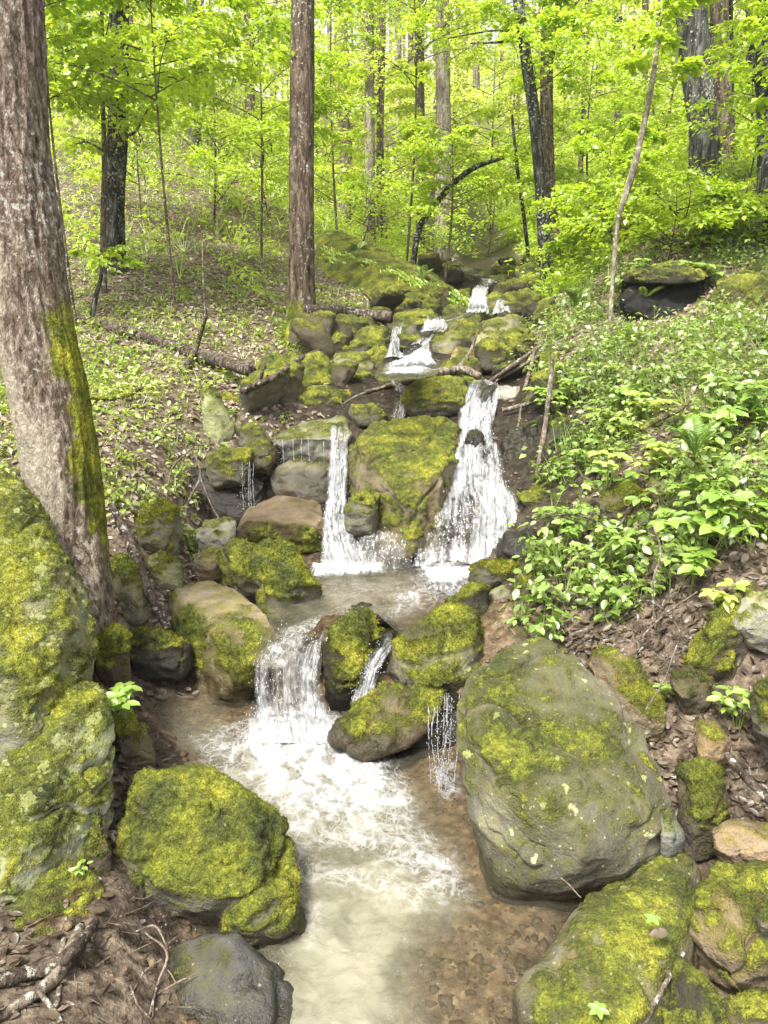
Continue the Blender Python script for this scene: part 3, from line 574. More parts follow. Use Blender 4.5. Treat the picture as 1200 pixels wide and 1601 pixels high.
# -- the main falls
R('boulder', 'great mossy boulder that parts the stream into two waterfalls', [(546,700),(575,668),(640,651),(692,654),(724,670),(727,712),(707,772),(690,802),(657,872),(636,882),(625,832),(590,812),(560,780),(545,742)], 6.75, 5.5, .1, .6, front=[(560,705,6.05),(640,790,5.55),(690,745,5.75),(640,870,5.42)], moss=.62, col=(.25,.215,.17), wet=.5, lich=.3, vox=.016, chip=.985)
R('rock', 'small mossy rock tucked against the left foot of the great mossy boulder', [(536,800),(550,778),(575,766),(596,775),(592,800),(566,822),(543,820)], 5.65, 5.5, .08, .25, moss=.66, col=GREY, wet=.6, lich=.1)
R('slab', 'wet grey slab below the small mossy rock at the edge of the middle pool', [(528,832),(560,818),(602,818),(632,850),(643,882),(590,892),(538,888)], 5.85, 5.5, .03, .3, moss=.0, col=(.21,.20,.19), wet=.9, lich=.05, cat='rock slab')
R('slab', 'thick ledge with brown wet top and dark mossy front beside the left waterfall', [(366,825,5.75),(388,795,5.95),(430,776,6.15),(502,784,6.05),(512,830,5.62),(505,884,5.62),(450,868,5.65),(380,852,5.7)], 6.1, 5.6, 0, .5, front=[(385,815,5.6),(440,808,5.62),(500,822,5.55)], moss=.3, col=(.17,.13,.095), wet=.45, lich=.1, cat='rock slab', mossdir=(0,-.9,.1), chip=.99, rough=.6, sm=0)
R('slab', 'layered grey slab in the middle of the left ledges beside the left waterfall', [(418,742),(450,721),(518,724),(530,760),(515,792),(470,781),(423,766)], 6.4, 6.1, .06, .5, moss=.12, col=(.20,.185,.165), wet=.95, lich=.2, cat='rock slab', chip=.98, rough=.7, sm=0)
R('slab', 'flat pale grey slab topping the left ledges, water dripping from its lip', [(422,690,6.5),(470,660,6.95),(540,651,7.0),(552,676,6.6),(540,700,6.42),(440,706,6.42)], 6.9, 6.42, 0, .4, front=[(430,688,6.4),(540,684,6.4)], moss=.1, col=(.31,.31,.28), wet=None, lich=.3, cat='rock slab', chip=.99, rough=.6, sm=0)
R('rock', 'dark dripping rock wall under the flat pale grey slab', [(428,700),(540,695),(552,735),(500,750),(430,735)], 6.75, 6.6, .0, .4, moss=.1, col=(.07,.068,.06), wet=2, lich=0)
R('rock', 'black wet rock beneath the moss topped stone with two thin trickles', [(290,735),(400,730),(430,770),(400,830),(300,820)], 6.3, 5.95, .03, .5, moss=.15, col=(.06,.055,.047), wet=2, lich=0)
R('rock', 'moss topped stone with two thin trickles falling beside it', [(316,722),(345,704),(392,704),(397,732),(360,746),(323,741)], 6.3, 6.05, .06, .3, moss=.68, col=GREY, lich=.2)
R('rock', 'upright pale green blade of stone on the left bank', [(314,602),(325,594),(346,625),(368,665),(356,697),(330,686),(314,650)], 6.95, 6.7, .05, .25, moss=.5, col=(.36,.4,.24), lich=.4, rough=.5)
R('rock', 'grey brown stone right of the pale green blade', [(370,676),(395,659),(428,685),(416,708),(380,702)], 6.75, 6.6, .06, .3, moss=.3, col=(.19,.17,.14), lich=.1)
R('rock', 'mossy hump of rock above the right waterfall, between its two streams', [(626,622),(645,597),(690,589),(727,595),(733,620),(716,646),(680,654),(640,651)], 7.35, 7.0, .1, .4, moss=.8, col=GREY, wet=1.35, lich=.1)
R('rock', 'squared wet rock with a green face, right bank of the right waterfall', [(783,692),(800,662),(842,659),(845,700),(838,747),(800,758),(788,730)], 6.55, 6.2, .06, .4, moss=.5, col=(.08,.078,.07), wet=1.3, lich=.1)
R('stone', 'small dark stone splitting the water in the right waterfall', [(724,690),(740,669),(758,685),(753,701),(732,702)], 6.5, 6.35, .05, .2, moss=.4, col=DARK, wet=1.25, lich=0)
R('stone', 'dark stone between the white tongues at the top of the right waterfall', [(742,640),(756,600),(775,600),(775,650),(755,665)], 7.25, 7.0, .04, .25, moss=.05, col=(.06,.06,.058), wet=2, lich=0)
R('rock', 'pale grey block at the top right of the right waterfall', [(776,602),(820,602),(822,628),(808,660),(782,660)], 7.4, 7.15, .05, .4, moss=.0, col=(.30,.30,.29), wet=1.45, lich=.1)
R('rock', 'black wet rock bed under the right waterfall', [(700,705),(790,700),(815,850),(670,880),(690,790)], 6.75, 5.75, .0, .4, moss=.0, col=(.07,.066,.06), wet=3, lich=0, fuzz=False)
R('rock', 'mossy bank rock overhanging right of the right waterfall', [(806,780),(850,755),(900,770),(905,815),(850,825),(812,812)], 5.85, 5.6, .1, .4, moss=.6, col=DARK, lich=.1)
R('rock', 'mossy lump on the right bank above the oblong dark stone', [(840,850),(880,815),(930,830),(925,880),(870,900)], 5.3, 5.0, .1, .35, moss=.72, col=DARK, lich=.1)
R('rock', 'mossy boulder half hidden by herbs on the right bank', [(935,780),(985,760),(1030,790),(1020,840),(960,840)], 5.05, 4.9, .1, .3, moss=.7, col=BROWN, lich=.2)
# -- the jumble upstream
UP = [('big sloping stone with pale cracks in the jumble left of the upper stream', [(428,602),(455,570),(496,559),(530,585),(522,616),(480,630),(443,621)], 8.2, 7.8, .75, (.32,.33,.26)),
 ('oval mossy stone right of the brown trunk foot', [(518,572),(530,556),(566,555),(580,572),(560,585),(525,584)], 8.5, 8.35, .55, (.28,.28,.2)),
 ('green mound of stone above the oval mossy stone', [(545,548),(562,520),(600,515),(620,540),(600,556)], 9.2, 8.9, .75, GREY),
 ('mossy stone against the left side of the upper pool', [(568,580),(575,552),(600,545),(608,575),(596,590)], 8.75, 8.55, .72, GREY),
 ('long low pile of mossy stone above the flat pale grey slab', [(440,650),(450,622),(500,612),(560,615),(562,640),(500,660)], 7.6, 7.3, .66, DARK),
 ('rounded mossy stone left of the big sloping stone', [(384,622),(396,600),(420,602),(430,630),(415,648),(392,645)], 7.8, 7.6, .6, GREY),
 ('wet stone below the oval mossy stone', [(525,605),(540,584),(590,583),(610,600),(590,614),(540,616)], 8.2, 8.0, .5, DARK),
 ('flat stone with a pale side touching the great mossy boulder', [(540,655),(552,637),(590,636),(602,660),(570,670)], 7.2, 7.0, .5, GREY),
 ('small stone under the fallen log by the brown trunk', [(520,515),(540,500),(590,500),(600,518),(560,526)], 10.0, 9.8, .5, GREY),
 ('dark stone at the head of the upper pool', [(612,550),(622,528),(655,527),(660,552),(640,562)], 9.1, 8.9, .4, DARK),
 ('mossy slab leaning right above the upper pool', [(660,545),(700,512),(740,500),(748,518),(715,552),(680,562)], 9.6, 9.1, .62, (.24,.23,.19)),
 ('brown pointed stone behind the branch across the stream', [(700,572),(716,545),(740,548),(762,572),(735,588)], 8.9, 8.6, .3, (.29,.24,.16)),
 ('long pale boulder lying aslant right of the upper stream', [(715,540),(750,510),(800,497),(820,505),(790,530),(745,560)], 9.7, 9.2, .35, (.31,.3,.25)),
 ('large mossy boulder at the bend of the upper stream', [(750,575),(770,540),(815,512),(835,525),(832,555),(795,580),(765,590)], 8.9, 8.4, .78, GREY),
 ('yellow mossy stone on the right bank above the bend', [(835,510),(840,478),(862,470),(876,490),(870,515)], 10.0, 9.7, .8, BROWN),
 ('mossy stone at the right bank edge below the sticks', [(840,600),(848,562),(870,550),(884,585),(876,625),(850,630)], 7.9, 7.6, .75, BROWN),
 ('grey stone left of the small upper fall', [(680,510),(700,482),(730,480),(735,505),(700,520)], 11.2, 10.9, .3, GREY),
 ('mossy stone in the middle of the upper steps', [(735,505),(748,490),(790,482),(800,500),(770,515)], 11.2, 10.8, .55, DARK),
 ('dark stone beside the highest white water', [(760,480),(775,462),(815,458),(820,478),(790,488)], 12.6, 12.3, .5, DARK),
 ('mossy stone left of the highest white water', [(700,480),(706,460),(735,452),(742,472),(725,485)], 12.9, 12.6, .5, DARK),
 ('round stone far up the stream bed under the curved stem', [(700,440),(715,425),(750,422),(760,440),(730,450)], 15.2, 14.8, .4, DARK),
 ('flat stone far up the stream bed near the twin stems', [(770,450),(785,432),(830,430),(838,446),(800,456)], 14.6, 14.2, .5, BROWN),
 ('grey stone highest up the stream bed', [(715,412),(728,398),(760,398),(768,412),(740,418)], 18.6, 18.2, .3, GREY),
 ('dark stone near the highest stone of the stream bed', [(765,425),(780,410),(815,412),(812,428),(785,432)], 16.6, 16.2, .4, DARK),
 ('stone in the water at the left of the upper pool', [(600,600),(612,585),(640,590),(642,604),(615,610)], 8.1, 8.0, .5, DARK),
 ('mossy stone between the log and the upper pool', [(600,510),(620,492),(665,488),(676,508),(640,522)], 10.6, 10.2, .6, GREY),
 ('low stone beside the left dripping ledge', [(385,700),(398,690),(428,705),(425,730),(396,735)], 6.45, 6.3, .5, BROWN),
 ('stone at the left end of the jumble under the long dark log', [(330,640),(350,622),(382,630),(384,655),(350,662)], 7.35, 7.2, .4, BROWN),
 ('mossy stone poking from the leaf litter below the pale green blade', [(200,770),(208,745),(226,742),(232,770),(215,782)], 5.9, 5.75, .75, GREY),
 ('dark boulder below the herbs by the pale upright stick', [(842,690),(860,655),(900,650),(915,700),(880,725)], 6.55, 6.2, .35, DARK)]
for k, (lb, ol, a, b, mo, c) in enumerate(UP):
    cx_, cy_ = np.mean([q[0] for q in ol]), np.mean([q[1] for q in ol]); ol = [(cx_+(q[0]-cx_)*1.2, cy_+(q[1]-cy_)*1.2) for q in ol]
    R('rock', lb, ol, a, b, .12, .5, moss=mo, col=c, lich=.25, fuzz=False, wet=P(cx_, max(q[1] for q in ol), b)[2]+.04, chip=.92)  # every foot darkened: wet stone, plus shade painted into the crevices
R('rock', 'dark mossy sill of stones damming the upper pool under the bent grey branch', [(575,606),(600,592),(650,588),(705,592),(715,612),(690,628),(600,624)], 8.1, 7.75, .06, .5, moss=.4, col=DARK, lich=0, fuzz=False)
def filler():
    rs = np.random.RandomState(4); n = 0; protos = []
    for k in range(400):
        Y = rs.uniform(6.9, 15); wd_ = np.interp(Y, _s[:, 1], _sw); X = np.interp(Y, _s[:, 1], _s[:, 0])+rs.choice((-1, 1))*rs.uniform(.45, 1.5)*wd_*.9-.25*(Y < 9.5); z = gz(X, Y); r = rs.uniform(.13, .27)*(.6+.05*Y)
        if any(math.hypot(X-c[0], Y-c[1]) < c[2]*.6+r*.5 for c in ROCKS): continue
        if len(protos) < 6:
            px, py = pix(np.array([[X, Y, z]])); kx = F*r/Y; a = np.linspace(0, 2*np.pi, 8, endpoint=False)
            ol = [(px[0]+math.cos(t)*kx*rs.uniform(.8, 1.15), py[0]-.25*kx+math.sin(t)*kx*.62*rs.uniform(.8, 1.15)) for t in a]
            o = rock('stone', 'small mossy stone filling a gap between the larger rocks of the upper stream', [dict(outline=ol, Yt=Y+r*.5, Yb=Y-r*.4, bulge=.1*r, thick=r*1.2)], moss=rs.uniform(.4, .75), col=(GREY, DARK, BROWN)[len(protos) % 3], lich=.2, fuzz=False, group='small stones of the upper stream'); protos.append((o, r))
        else:
            s, r0 = protos[k % 6]; o = s.copy(); scene.collection.objects.link(o); o.location = (X, Y+.3*r, z-.35*r); o.rotation_euler = (0, 0, rs.uniform(0, 6.28)); o.scale = (r/r0,)*3; ROCKS.append((X, Y, r*.8, z+r*.5))
        n += 1
        if n >= 60: break
R('rock', 'dark earthy rock behind the pale upright stick at the right bank', [(800,625),(830,600),(872,592),(886,640),(850,672),(812,660)], 7.4, 7.1, .08, .5, moss=.2, col=DARK, lich=0, fuzz=False)
R('rock', 'black stone in the gap under the squared wet rock', [(796,758),(836,742),(856,780),(820,805),(800,795)], 6.15, 5.95, .06, .4, moss=.1, col=(.06,.055,.05), wet=.9, lich=0, fuzz=False)
R('rock', 'dark mossy rock half buried in the right bank above the half green stone', [(850,800),(900,760),(950,800),(930,850),(880,855)], 5.7, 5.4, .1, .4, moss=.45, col=DARK, lich=.05, fuzz=False)
R('boulder', 'great slanting mossy outcrop behind the brown trunk, combed with hanging fern', [(486,372,14.5),(520,358,14.5),(562,382,14),(622,404,13.4),(682,430,12.9),(720,455,12.5),(722,472,12.3),(682,492,12),(600,482,12),(520,445,13),(486,412,14)], 14.4, 12, .2, 2.5, front=[(560,410,13.2),(640,440,12.4)], moss=.85, col=(.34,.36,.31), lich=.4, fuzz=False)
R('rock', 'black hollow rock on the right slope beneath a mossy overhang', [(962,452),(985,432),(1100,430),(1112,470),(1070,492),(1000,505),(966,488)], 8.75, 8.35, .02, .9, moss=.0, col=(.01,.01,.009), lich=0, fuzz=False, wet=None)  # near-black colour paints the shade of the opening under the lip
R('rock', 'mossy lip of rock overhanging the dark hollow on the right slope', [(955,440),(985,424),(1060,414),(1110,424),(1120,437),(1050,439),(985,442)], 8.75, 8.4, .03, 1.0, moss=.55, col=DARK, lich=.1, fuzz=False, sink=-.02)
R('rock', 'yellow mossy ledge right of the dark hollow', [(1105,470),(1130,432),(1260,420),(1260,480),(1130,500)], 8.3, 7.9, .1, .8, moss=.9, col=BROWN, lich=.1, fuzz=False)
filler()
# ------------------------------------------------------------------ dead wood, roots, twigs
def onray(px, py, Y, lift=.012):
    """the point P(px, py, Y), brought forward until it lies on the ground or rock instead of inside it"""
    p = P(px, py, Y); o_ = Vector((0, 0, H)); d_ = (Vector(p)-o_).normalized(); hit, loc, nn, *_x = scene.ray_cast(dg(), o_, d_)
    if hit and loc.y < Y: p = np.array(loc)-np.array(d_)*lift
    return p
def stick(name, label, pts, w, mat='wood_dead', cat='stick', moss=0.0, noise=.25, seed=0, group=None, forks=(), nu=12, rows=60):
    A = [onray(*q, lift=.75*max(w)*q[2]/F) for q in pts]; ctr = np.mean(A, 0); Y = np.mean([q[2] for q in pts]); sc_ = Y/F/2
    V, f4, f3, _ = tube(A, np.array(w)*sc_, nu, noise, seed, rows); V = V+.006*np.stack([fbm(V*8+seed, 2), fbm(V*8+9, 2), fbm(V*8+19, 2)], -1)
    at = lambda v: {'moss': moss+.3*fbm(v*5, 2)*(moss > 0), 'pale': np.zeros(len(v))}
    o = link(name, mesh(name, V-ctr, [f3, f4], M[mat], attrs=at(V))); o.location = ctr; tag(o, label, cat, group)
    for fp, fw in forks:
        V, f4, f3, _ = tube([onray(*q, lift=.3*max(fw)*q[2]/F) for q in fp], np.array(fw)*sc_, 8, noise, seed+1, 30); link('twig', mesh('twig', V-ctr, [f3, f4], M[mat], attrs=at(V)), o)
    return o
stick('log', 'long dark fallen log lying across the left slope', [(118,494,9.3),(200,520,8.9),(300,552,8.6),(392,580,8.35)], (14,18,19,15), cat='log', seed=1)
stick('log', 'dark fallen log between the brown trunk and the upper rocks', [(480,485,10.2),(540,490,10.1),(612,496,9.9)], (16,20,16), cat='log', seed=2)
stick('branch', 'leaning mossy stub crossing the long dark log', [(322,492,8.2),(305,545,8.25),(284,585,8.2)], (6,9,11), moss=.5, seed=3, forks=[([(322,492,8.2),(318,450,8.2),(316,380,8.3)], (4,3,2))])
stick('branch', 'bent grey branch fallen across the stream above the mossy hump', [(572,613,7.9),(620,600,8.0),(665,586,8.1),(720,578,8.2),(750,588,8.2)], (5,9,11,12,9), mat='wood_pale', seed=4, forks=[([(715,578,8.2),(735,550,8.2),(745,522,8.3)], (8,6,3)), ([(610,602,8.0),(560,618,7.8),(535,632,7.7)], (5,3,2))])
stick('stick', 'pale straight stick slanting down to the top of the right waterfall', [(845,540,8.0),(800,572,8.0),(762,600,7.9)], (5,6,6), mat='wood_pale', seed=5)
stick('stick', 'second stick below the pale straight one, slanting the same way', [(842,556,7.9),(810,575,7.85),(775,596,7.8)], (4,5,4), mat='wood_pale', seed=6)
stick('stick', 'short stick propped upright between the slanting sticks and the bank', [(836,545,7.7),(828,580,7.6),(818,612,7.5)], (6,6,5), mat='wood_pale', seed=7)
stick('branch', 'brown dead branch with rootlike forks left of the big sloping stone', [(378,612,8.0),(430,588,8.3),(470,560,8.6),(528,534,8.9)], (9,8,6,4), seed=8, mat='wood_dead', forks=[([(400,603,8.1),(410,580,8.1),(418,545,8.2)], (5,4,2)), ([(385,608,8),(370,585,8),(375,560,8.1)], (4,3,2))])
stick('stick', 'pale peeled stick standing upright in front of the right bank', [(864,556,6.5),(858,620,6.45),(848,690,6.35),(838,748,6.25)], (6,8,8,7), mat='wood_pale', seed=9)
stick('stick', 'crooked stick lying across the pale grey block by the right waterfall', [(786,642,6.95),(815,634,6.9),(852,622,6.85)], (7,7,5), seed=10, mat='wood_pale', forks=[([(815,634,6.9),(812,655,6.85),(808,672,6.8)], (4,4,2))])
stick('branch', 'dead brown branch sloping from the leaning trunk down past the egg shaped stone', [(172,788,5.1),(200,842,4.95),(228,915,4.75),(262,985,4.5)], (10,16,17,12), seed=11)
stick('root', 'thick pale tree root crawling out of the bottom left corner', [(-40,1610,2.0),(40,1565,2.12),(95,1515,2.2),(125,1450,2.28)], (14,20,26,20), mat='wood_pale', cat='root', seed=12, forks=[([(90,1520,2.18),(100,1470,2.2),(90,1560,2.1),(75,1590,2.05)], (10,11,10,6)), ([(60,1550,2.14),(90,1590,2.04),(110,1640,1.95)], (8,8,6))])
stick('root', 'second flatter brown root beside the thick pale root in the corner', [(-30,1540,2.2),(50,1520,2.25),(110,1490,2.3),(150,1440,2.35)], (20,26,24,14), mat='wood_dead', cat='root', moss=.3, seed=13)
for k, (lb, pts, w, fk) in enumerate([('grey forked twig hanging below the yellow mossy boulder', [(207,1458,2.3),(240,1448,2.25),(258,1475,2.2),(262,1490,2.2)], (4,4,3), []),
  ('longest grey twig of the tangle beside the charcoal stone', [(225,1455,2.28),(260,1490,2.18),(245,1540,2.1),(232,1588,2.04)], (3,5,5,4), [([(252,1500,2.17),(225,1520,2.13),(205,1555,2.08)], (4,3,2))]),
  ('straight grey twig poking right from the tangle beside the charcoal stone', [(246,1555,2.08),(275,1538,2.1),(306,1522,2.12)], (4,4,2), [([(275,1538,2.1),(268,1525,2.12),(262,1516,2.14)], (3,2))]),
  ('thin brown twig on the bare earth at the bottom left', [(104,1566,2.1),(135,1580,2.06),(172,1600,2.0)], (4,4,3), []),
  ('curved grey twig at the bottom of the tangle', [(205,1540,2.12),(215,1570,2.06),(236,1592,2.02),(240,1560,2.07)], (3,4,3), [])]):
    stick('twig', lb, pts, w, mat='wood_pale', cat='twig', seed=20+k, forks=fk, nu=7, rows=36)
stick('stick', 'weathered straight stick stuck in the gap at the bottom right', [(1068,1488,2.2),(1035,1548,2.05),(996,1618,1.93)], (7,10,9), mat='wood_pale', seed=31)
stick('branch', 'dark smooth branch lying at the right edge above the bare pinkish stone', [(1135,1178,2.95),(1172,1222,2.85),(1235,1280,2.75)], (12,16,16), seed=32)
stick('twig', 'tiny pale twig on the lower edge of the largest boulder', [(877,1373,2.44),(892,1386,2.42),(908,1402,2.4)], (3,3,2), mat='wood_pale', cat='twig', seed=33, nu=6, rows=14)
stick('stick', 'thin dark stick resting on the grey wedge shaped rock', [(884,1020,4.15),(930,992,4.2),(1000,958,4.3)], (5,6,4), seed=34)
stick('branch', 'mossy bent branch lying among the herbs on the right bank', [(1000,672,5.3),(1030,655,5.35),(1062,640,5.4),(1078,628,5.5)], (8,10,9,5), moss=.6, seed=35)
stick('branch', 'mossy root like branch right of the leaning trunk', [(142,622,6.6),(175,622,6.7),(205,614,6.8),(222,606,6.9)], (6,9,9,5), moss=.75, seed=36)
stick('root', 'thin white root dangling in the hollow left of the dripping ledges', [(300,700,5.95),(312,745,5.85),(290,800,5.7),(308,850,5.55),(312,870,5.5)], (3,4,4,3), mat='wood_pale', cat='root', seed=37, nu=7, forks=[([(312,745,5.85),(330,790,5.75),(345,815,5.7)], (3,2,2)), ([(300,700,5.95),(270,730,5.9),(262,760,5.85)], (3,3,2))])
for k, (lb, pts, w) in enumerate([('upright dry twig in the brush above the sloping mossy rock', [(1025,985,3.9),(1020,920,3.95),(1032,860,4.0),(1020,820,4.05)], (4,4,3)), ('dry twig bowing over the leaf litter of the right bank', [(960,985,4.1),(1000,940,4.0),(1045,960,3.85),(1075,1010,3.7)], (3,4,3)),
  ('grey dry twig crossing the others in the brush of the right bank', [(1000,1000,3.95),(1040,960,3.9),(1090,925,3.9)], (4,4,3)), ('pale dry twig low in the brush near the tiny sprig', [(990,985,4.0),(1020,1010,3.85),(1048,1030,3.7)], (4,3,2)), ('reddish dry twig leaning on the tilted slab', [(1010,1110,3.25),(1040,1060,3.4),(1060,1000,3.6)], (3,3,2)),
  ('long bare twig curving through the herbs of the right bank', [(830,812,5.2),(900,805,4.9),(960,825,4.6),(985,790,4.7)], (3,4,3))]):
    stick('twig', lb, pts, w, mat='wood_dead' if k % 2 else 'wood_pale', cat='twig', seed=50+k, nu=6, rows=36)
# ------------------------------------------------------------------ water
def pool(name, z, poly_px, foam_px, murk_px, nx, amp, foamamp, src=None):
    pg = np.array([Pz(x, y, z)[:2] for x, y in poly_px]); lo, hi = pg.min(0), pg.max(0); st_ = (hi[0]-lo[0])/nx
    X, Y = np.meshgrid(np.arange(lo[0], hi[0], st_), np.arange(lo[1], hi[1], st_)); nu, nv = X.shape[1], X.shape[0]
    p = np.stack([X.ravel(), Y.ravel()], -1); ins = polysd(p, pg)
    foam = np.zeros(len(p))
    for fp, k, s in foam_px: foam = np.maximum(foam, k*sstep(-s, s, polysd(p, np.array([Pz(x, y, z)[:2] for x, y in fp]))))
    murk = np.zeros(len(p))
    for fp, k, s in murk_px: murk = np.maximum(murk, k*sstep(-s, s, polysd(p, np.array([Pz(x, y, z)[:2] for x, y in fp]))))
    q = np.stack([p[:, 0], p[:, 1], p[:, 0]*0+z*3], -1); qw = q+.06*np.stack([fbm(q*5, 2), fbm(q*5+40, 2), q[:, 0]*0], -1)
    h = amp*(fbm(qw*4, 3)+.55*(ridged(qw*11, 2)-.5)) + foamamp*foam*(.5+fbm(q*7, 4)+.3*ridged(qw*15, 3))
    V = np.stack([p[:, 0], p[:, 1], z+h], -1)
    f = gridf(nu, nv); keep = (ins[f] > -st_*1.5).all(1) & (V[f, 2].max(1) > 0*z+ground_base_mask(V, f))
    f = f[keep]; use, inv = np.unique(f, return_inverse=True)
    c = Pz(*src, z)[:2] if src else np.array((0, 60.)); rel = p-c; rr = np.linalg.norm(rel, axis=1); uvp = np.stack([np.arctan2(rel[:, 0], -rel[:, 1])*(.6 if src else 55), rr], -1)+.05*np.stack([fbm(q*4, 3), fbm(q*4+50, 3)], -1)
    me = mesh(name, V[use], inv.reshape(-1, 4), M['pool'], attrs={'foam': foam[use], 'murk': murk[use]}, uv=uvp[use])
    return tag(link(name, me), kind='structure')
def ground_base_mask(V, f): return -9
pool('lower_pool_water', 0.0, [(120,1800),(40,1500),(120,1150),(190,1040),(400,1020),(520,1060),(760,1040),(800,1100),(820,1380),(930,1420),(1000,1800)],
  [([(392,1120),(470,1100),(530,1120),(575,1165),(600,1185),(625,1230),(560,1290),(470,1290),(430,1240),(360,1190)], .74, .12),
   ([(330,1160),(400,1110),(520,1100),(570,1150),(640,1220),(655,1280),(700,1330),(735,1400),(690,1420),(620,1370),(540,1330),(470,1340),(440,1290),(380,1230),(310,1200)], .52, .12),
   ([(440,1300),(500,1330),(560,1350),(640,1370),(700,1400),(640,1430),(560,1395),(500,1390),(520,1450),(480,1480),(455,1400)], .42, .10),
   ([(670,1200),(712,1190),(722,1245),(690,1255)], .55, .05), ([(300,1150),(400,1120),(420,1230),(330,1215)], .5, .1), ([(545,1090),(580,1085),(590,1130),(545,1135)], .5, .06)],
  [([(420,1650),(440,1480),(470,1350),(600,1330),(720,1400),(660,1450),(620,1520),(650,1800),(400,1800)], 1.0, .14), ([(300,1200),(480,1150),(640,1250),(700,1400),(450,1500)], .7, .2), ([(240,1110),(330,1090),(380,1200),(260,1180)], .3, .1)],
  400, .011, .032, (455, 1040))
pool('middle_pool_water', .44, [(392,1040),(420,985),(425,960),(480,935),(470,872),(560,868),(660,868),(860,868),(850,930),(760,965),(680,990),(640,1000),(610,978),(590,960),(505,962),(440,1046)],
  [([(485,905),(490,880),(600,880),(600,897),(540,900)], .95, .05), ([(655,890),(665,880),(840,880),(760,900),(715,915),(670,915)], .9, .07), ([(640,910),(660,880),(800,880),(745,925),(670,950),(600,975),(605,945)], .5, .14),
   ([(400,1040),(440,985),(505,960),(520,990),(450,1045)], .5, .06), ([(500,905),(640,905),(620,960),(520,960)], .22, .05)],
  [([(480,900),(640,900),(640,960),(430,1000)], .35, .1), ([(560,890),(650,890),(650,915),(560,915)], .15, .05)],
  240, .007, .034)
pool('upper_pool_water', 1.74, [(585,590),(600,560),(655,545),(690,562),(680,588),(640,594),(595,596)], [([(600,585),(610,566),(655,556),(680,570),(660,585)], .9, .1)], [], 90, .012, .03)
def fall(name, rows, dens, nu=70, nv=170, amp=.018, drops=1500, spread=.05, curtain=0, under=None, mat='fall'):
    """rows of (py, px left, px right, Y) from crest to foot"""
    if rows[-1][3] > 8:                                 # upstream: lie on the rocks and bed
        rows = [(r[0], r[1], r[2], min(r[3], min(onray(x, r[0], r[3]+3, .05)[1] for x in (r[1], (r[1]+r[2])/2, r[2])))) for r in rows]
    L = spline([P(r[1], r[0], r[3]) for r in rows], nv); Rr = spline([P(r[2], r[0], r[3]) for r in rows], nv)
    u = np.linspace(0, 1, nu); V = L[:, None]*(1-u)[None, :, None]+Rr[:, None]*u[None, :, None]
    mid = (L+Rr)/2; ln = np.concatenate([[0], np.cumsum(np.linalg.norm(np.diff(mid, axis=0), axis=1))]); wd = np.linalg.norm(Rr-L, axis=1)
    U = (u[None]-.5)*wd[:, None]; VV = np.repeat(ln[:, None], nu, 1)
    nrm = unit(np.cross(Rr-L, np.gradient(mid, axis=0))); nrm *= np.where(nrm[:, 1] > 0, -1, 1)[:, None]
    sd_ = hash_s(name+str(rows[0])) % 97
    q = np.stack([U*22, VV*3.5, U*0+sd_], -1).reshape(-1, 3); q2 = np.stack([U*70, VV*14, U*0+sd_], -1).reshape(-1, 3)
    d = (amp*(1.3*fbm(q, 3)+.8*fbm(q2, 3))).reshape(nv, nu)+(amp*1.4*fbm(np.stack([U*6, VV*7, U*0+sd_+9], -1).reshape(-1, 3), 3)).reshape(nv, nu)+.35*wd[:, None]*np.sqrt(np.clip(1-(2*u-1)**2, 0, 1))[None]*.22
    V = V+nrm[:, None]*d[..., None]
    edge = sstep(0, .14, u)*sstep(1, .86, u)
    dn = np.interp(np.linspace(0, 1, nv), np.linspace(0, 1, len(dens)), dens)[:, None]*(.7+.3*edge[None])-.22*(1-edge[None])+.35*fbm(np.stack([U*9, VV*1.6, U*0+sd_+5], -1).reshape(-1, 3), 2).reshape(nv, nu)
    if under is not None: dn = dn-under(u[None], np.linspace(0, 1, nv)[:, None])
    me = mesh(name, V.reshape(-1, 3), gridf(nu, nv), M[mat], attrs={'dens': dn.ravel()}, uv=np.stack([U.ravel()+sd_, VV.ravel()], -1))
    o = tag(link(name, me), kind='structure')
    if drops:
        rs = np.random.RandomState(sd_+3); i = (rs.beta(2.6, 1.0, drops)*(nv-1)).astype(int); j = rs.randint(0, nu, drops)
        c = V[i, j]+nrm[i]*np.abs(rs.normal(size=(drops, 1)))*spread+rs.normal(size=(drops, 3))*np.array((.02, .01, .025))
        r = rs.uniform(.0008, .0030, drops)*(1+.10*rows[0][3]*.5)
        oc = np.array([(1,0,0),(-1,0,0),(0,1,0),(0,-1,0),(0,0,2.2),(0,0,-1.4)]); of = np.array([(0,2,4),(2,1,4),(1,3,4),(3,0,4),(2,0,5),(1,2,5),(3,1,5),(0,3,5)])
        VV_ = (c[:, None]+oc[None]*r[:, None, None]).reshape(-1, 3); ff = (of[None]+np.arange(drops)[:, None, None]*6).reshape(-1, 3)
        tag(link('spray', mesh('spray', VV_, ff, M['drop']), o), kind='stuff')
    return o
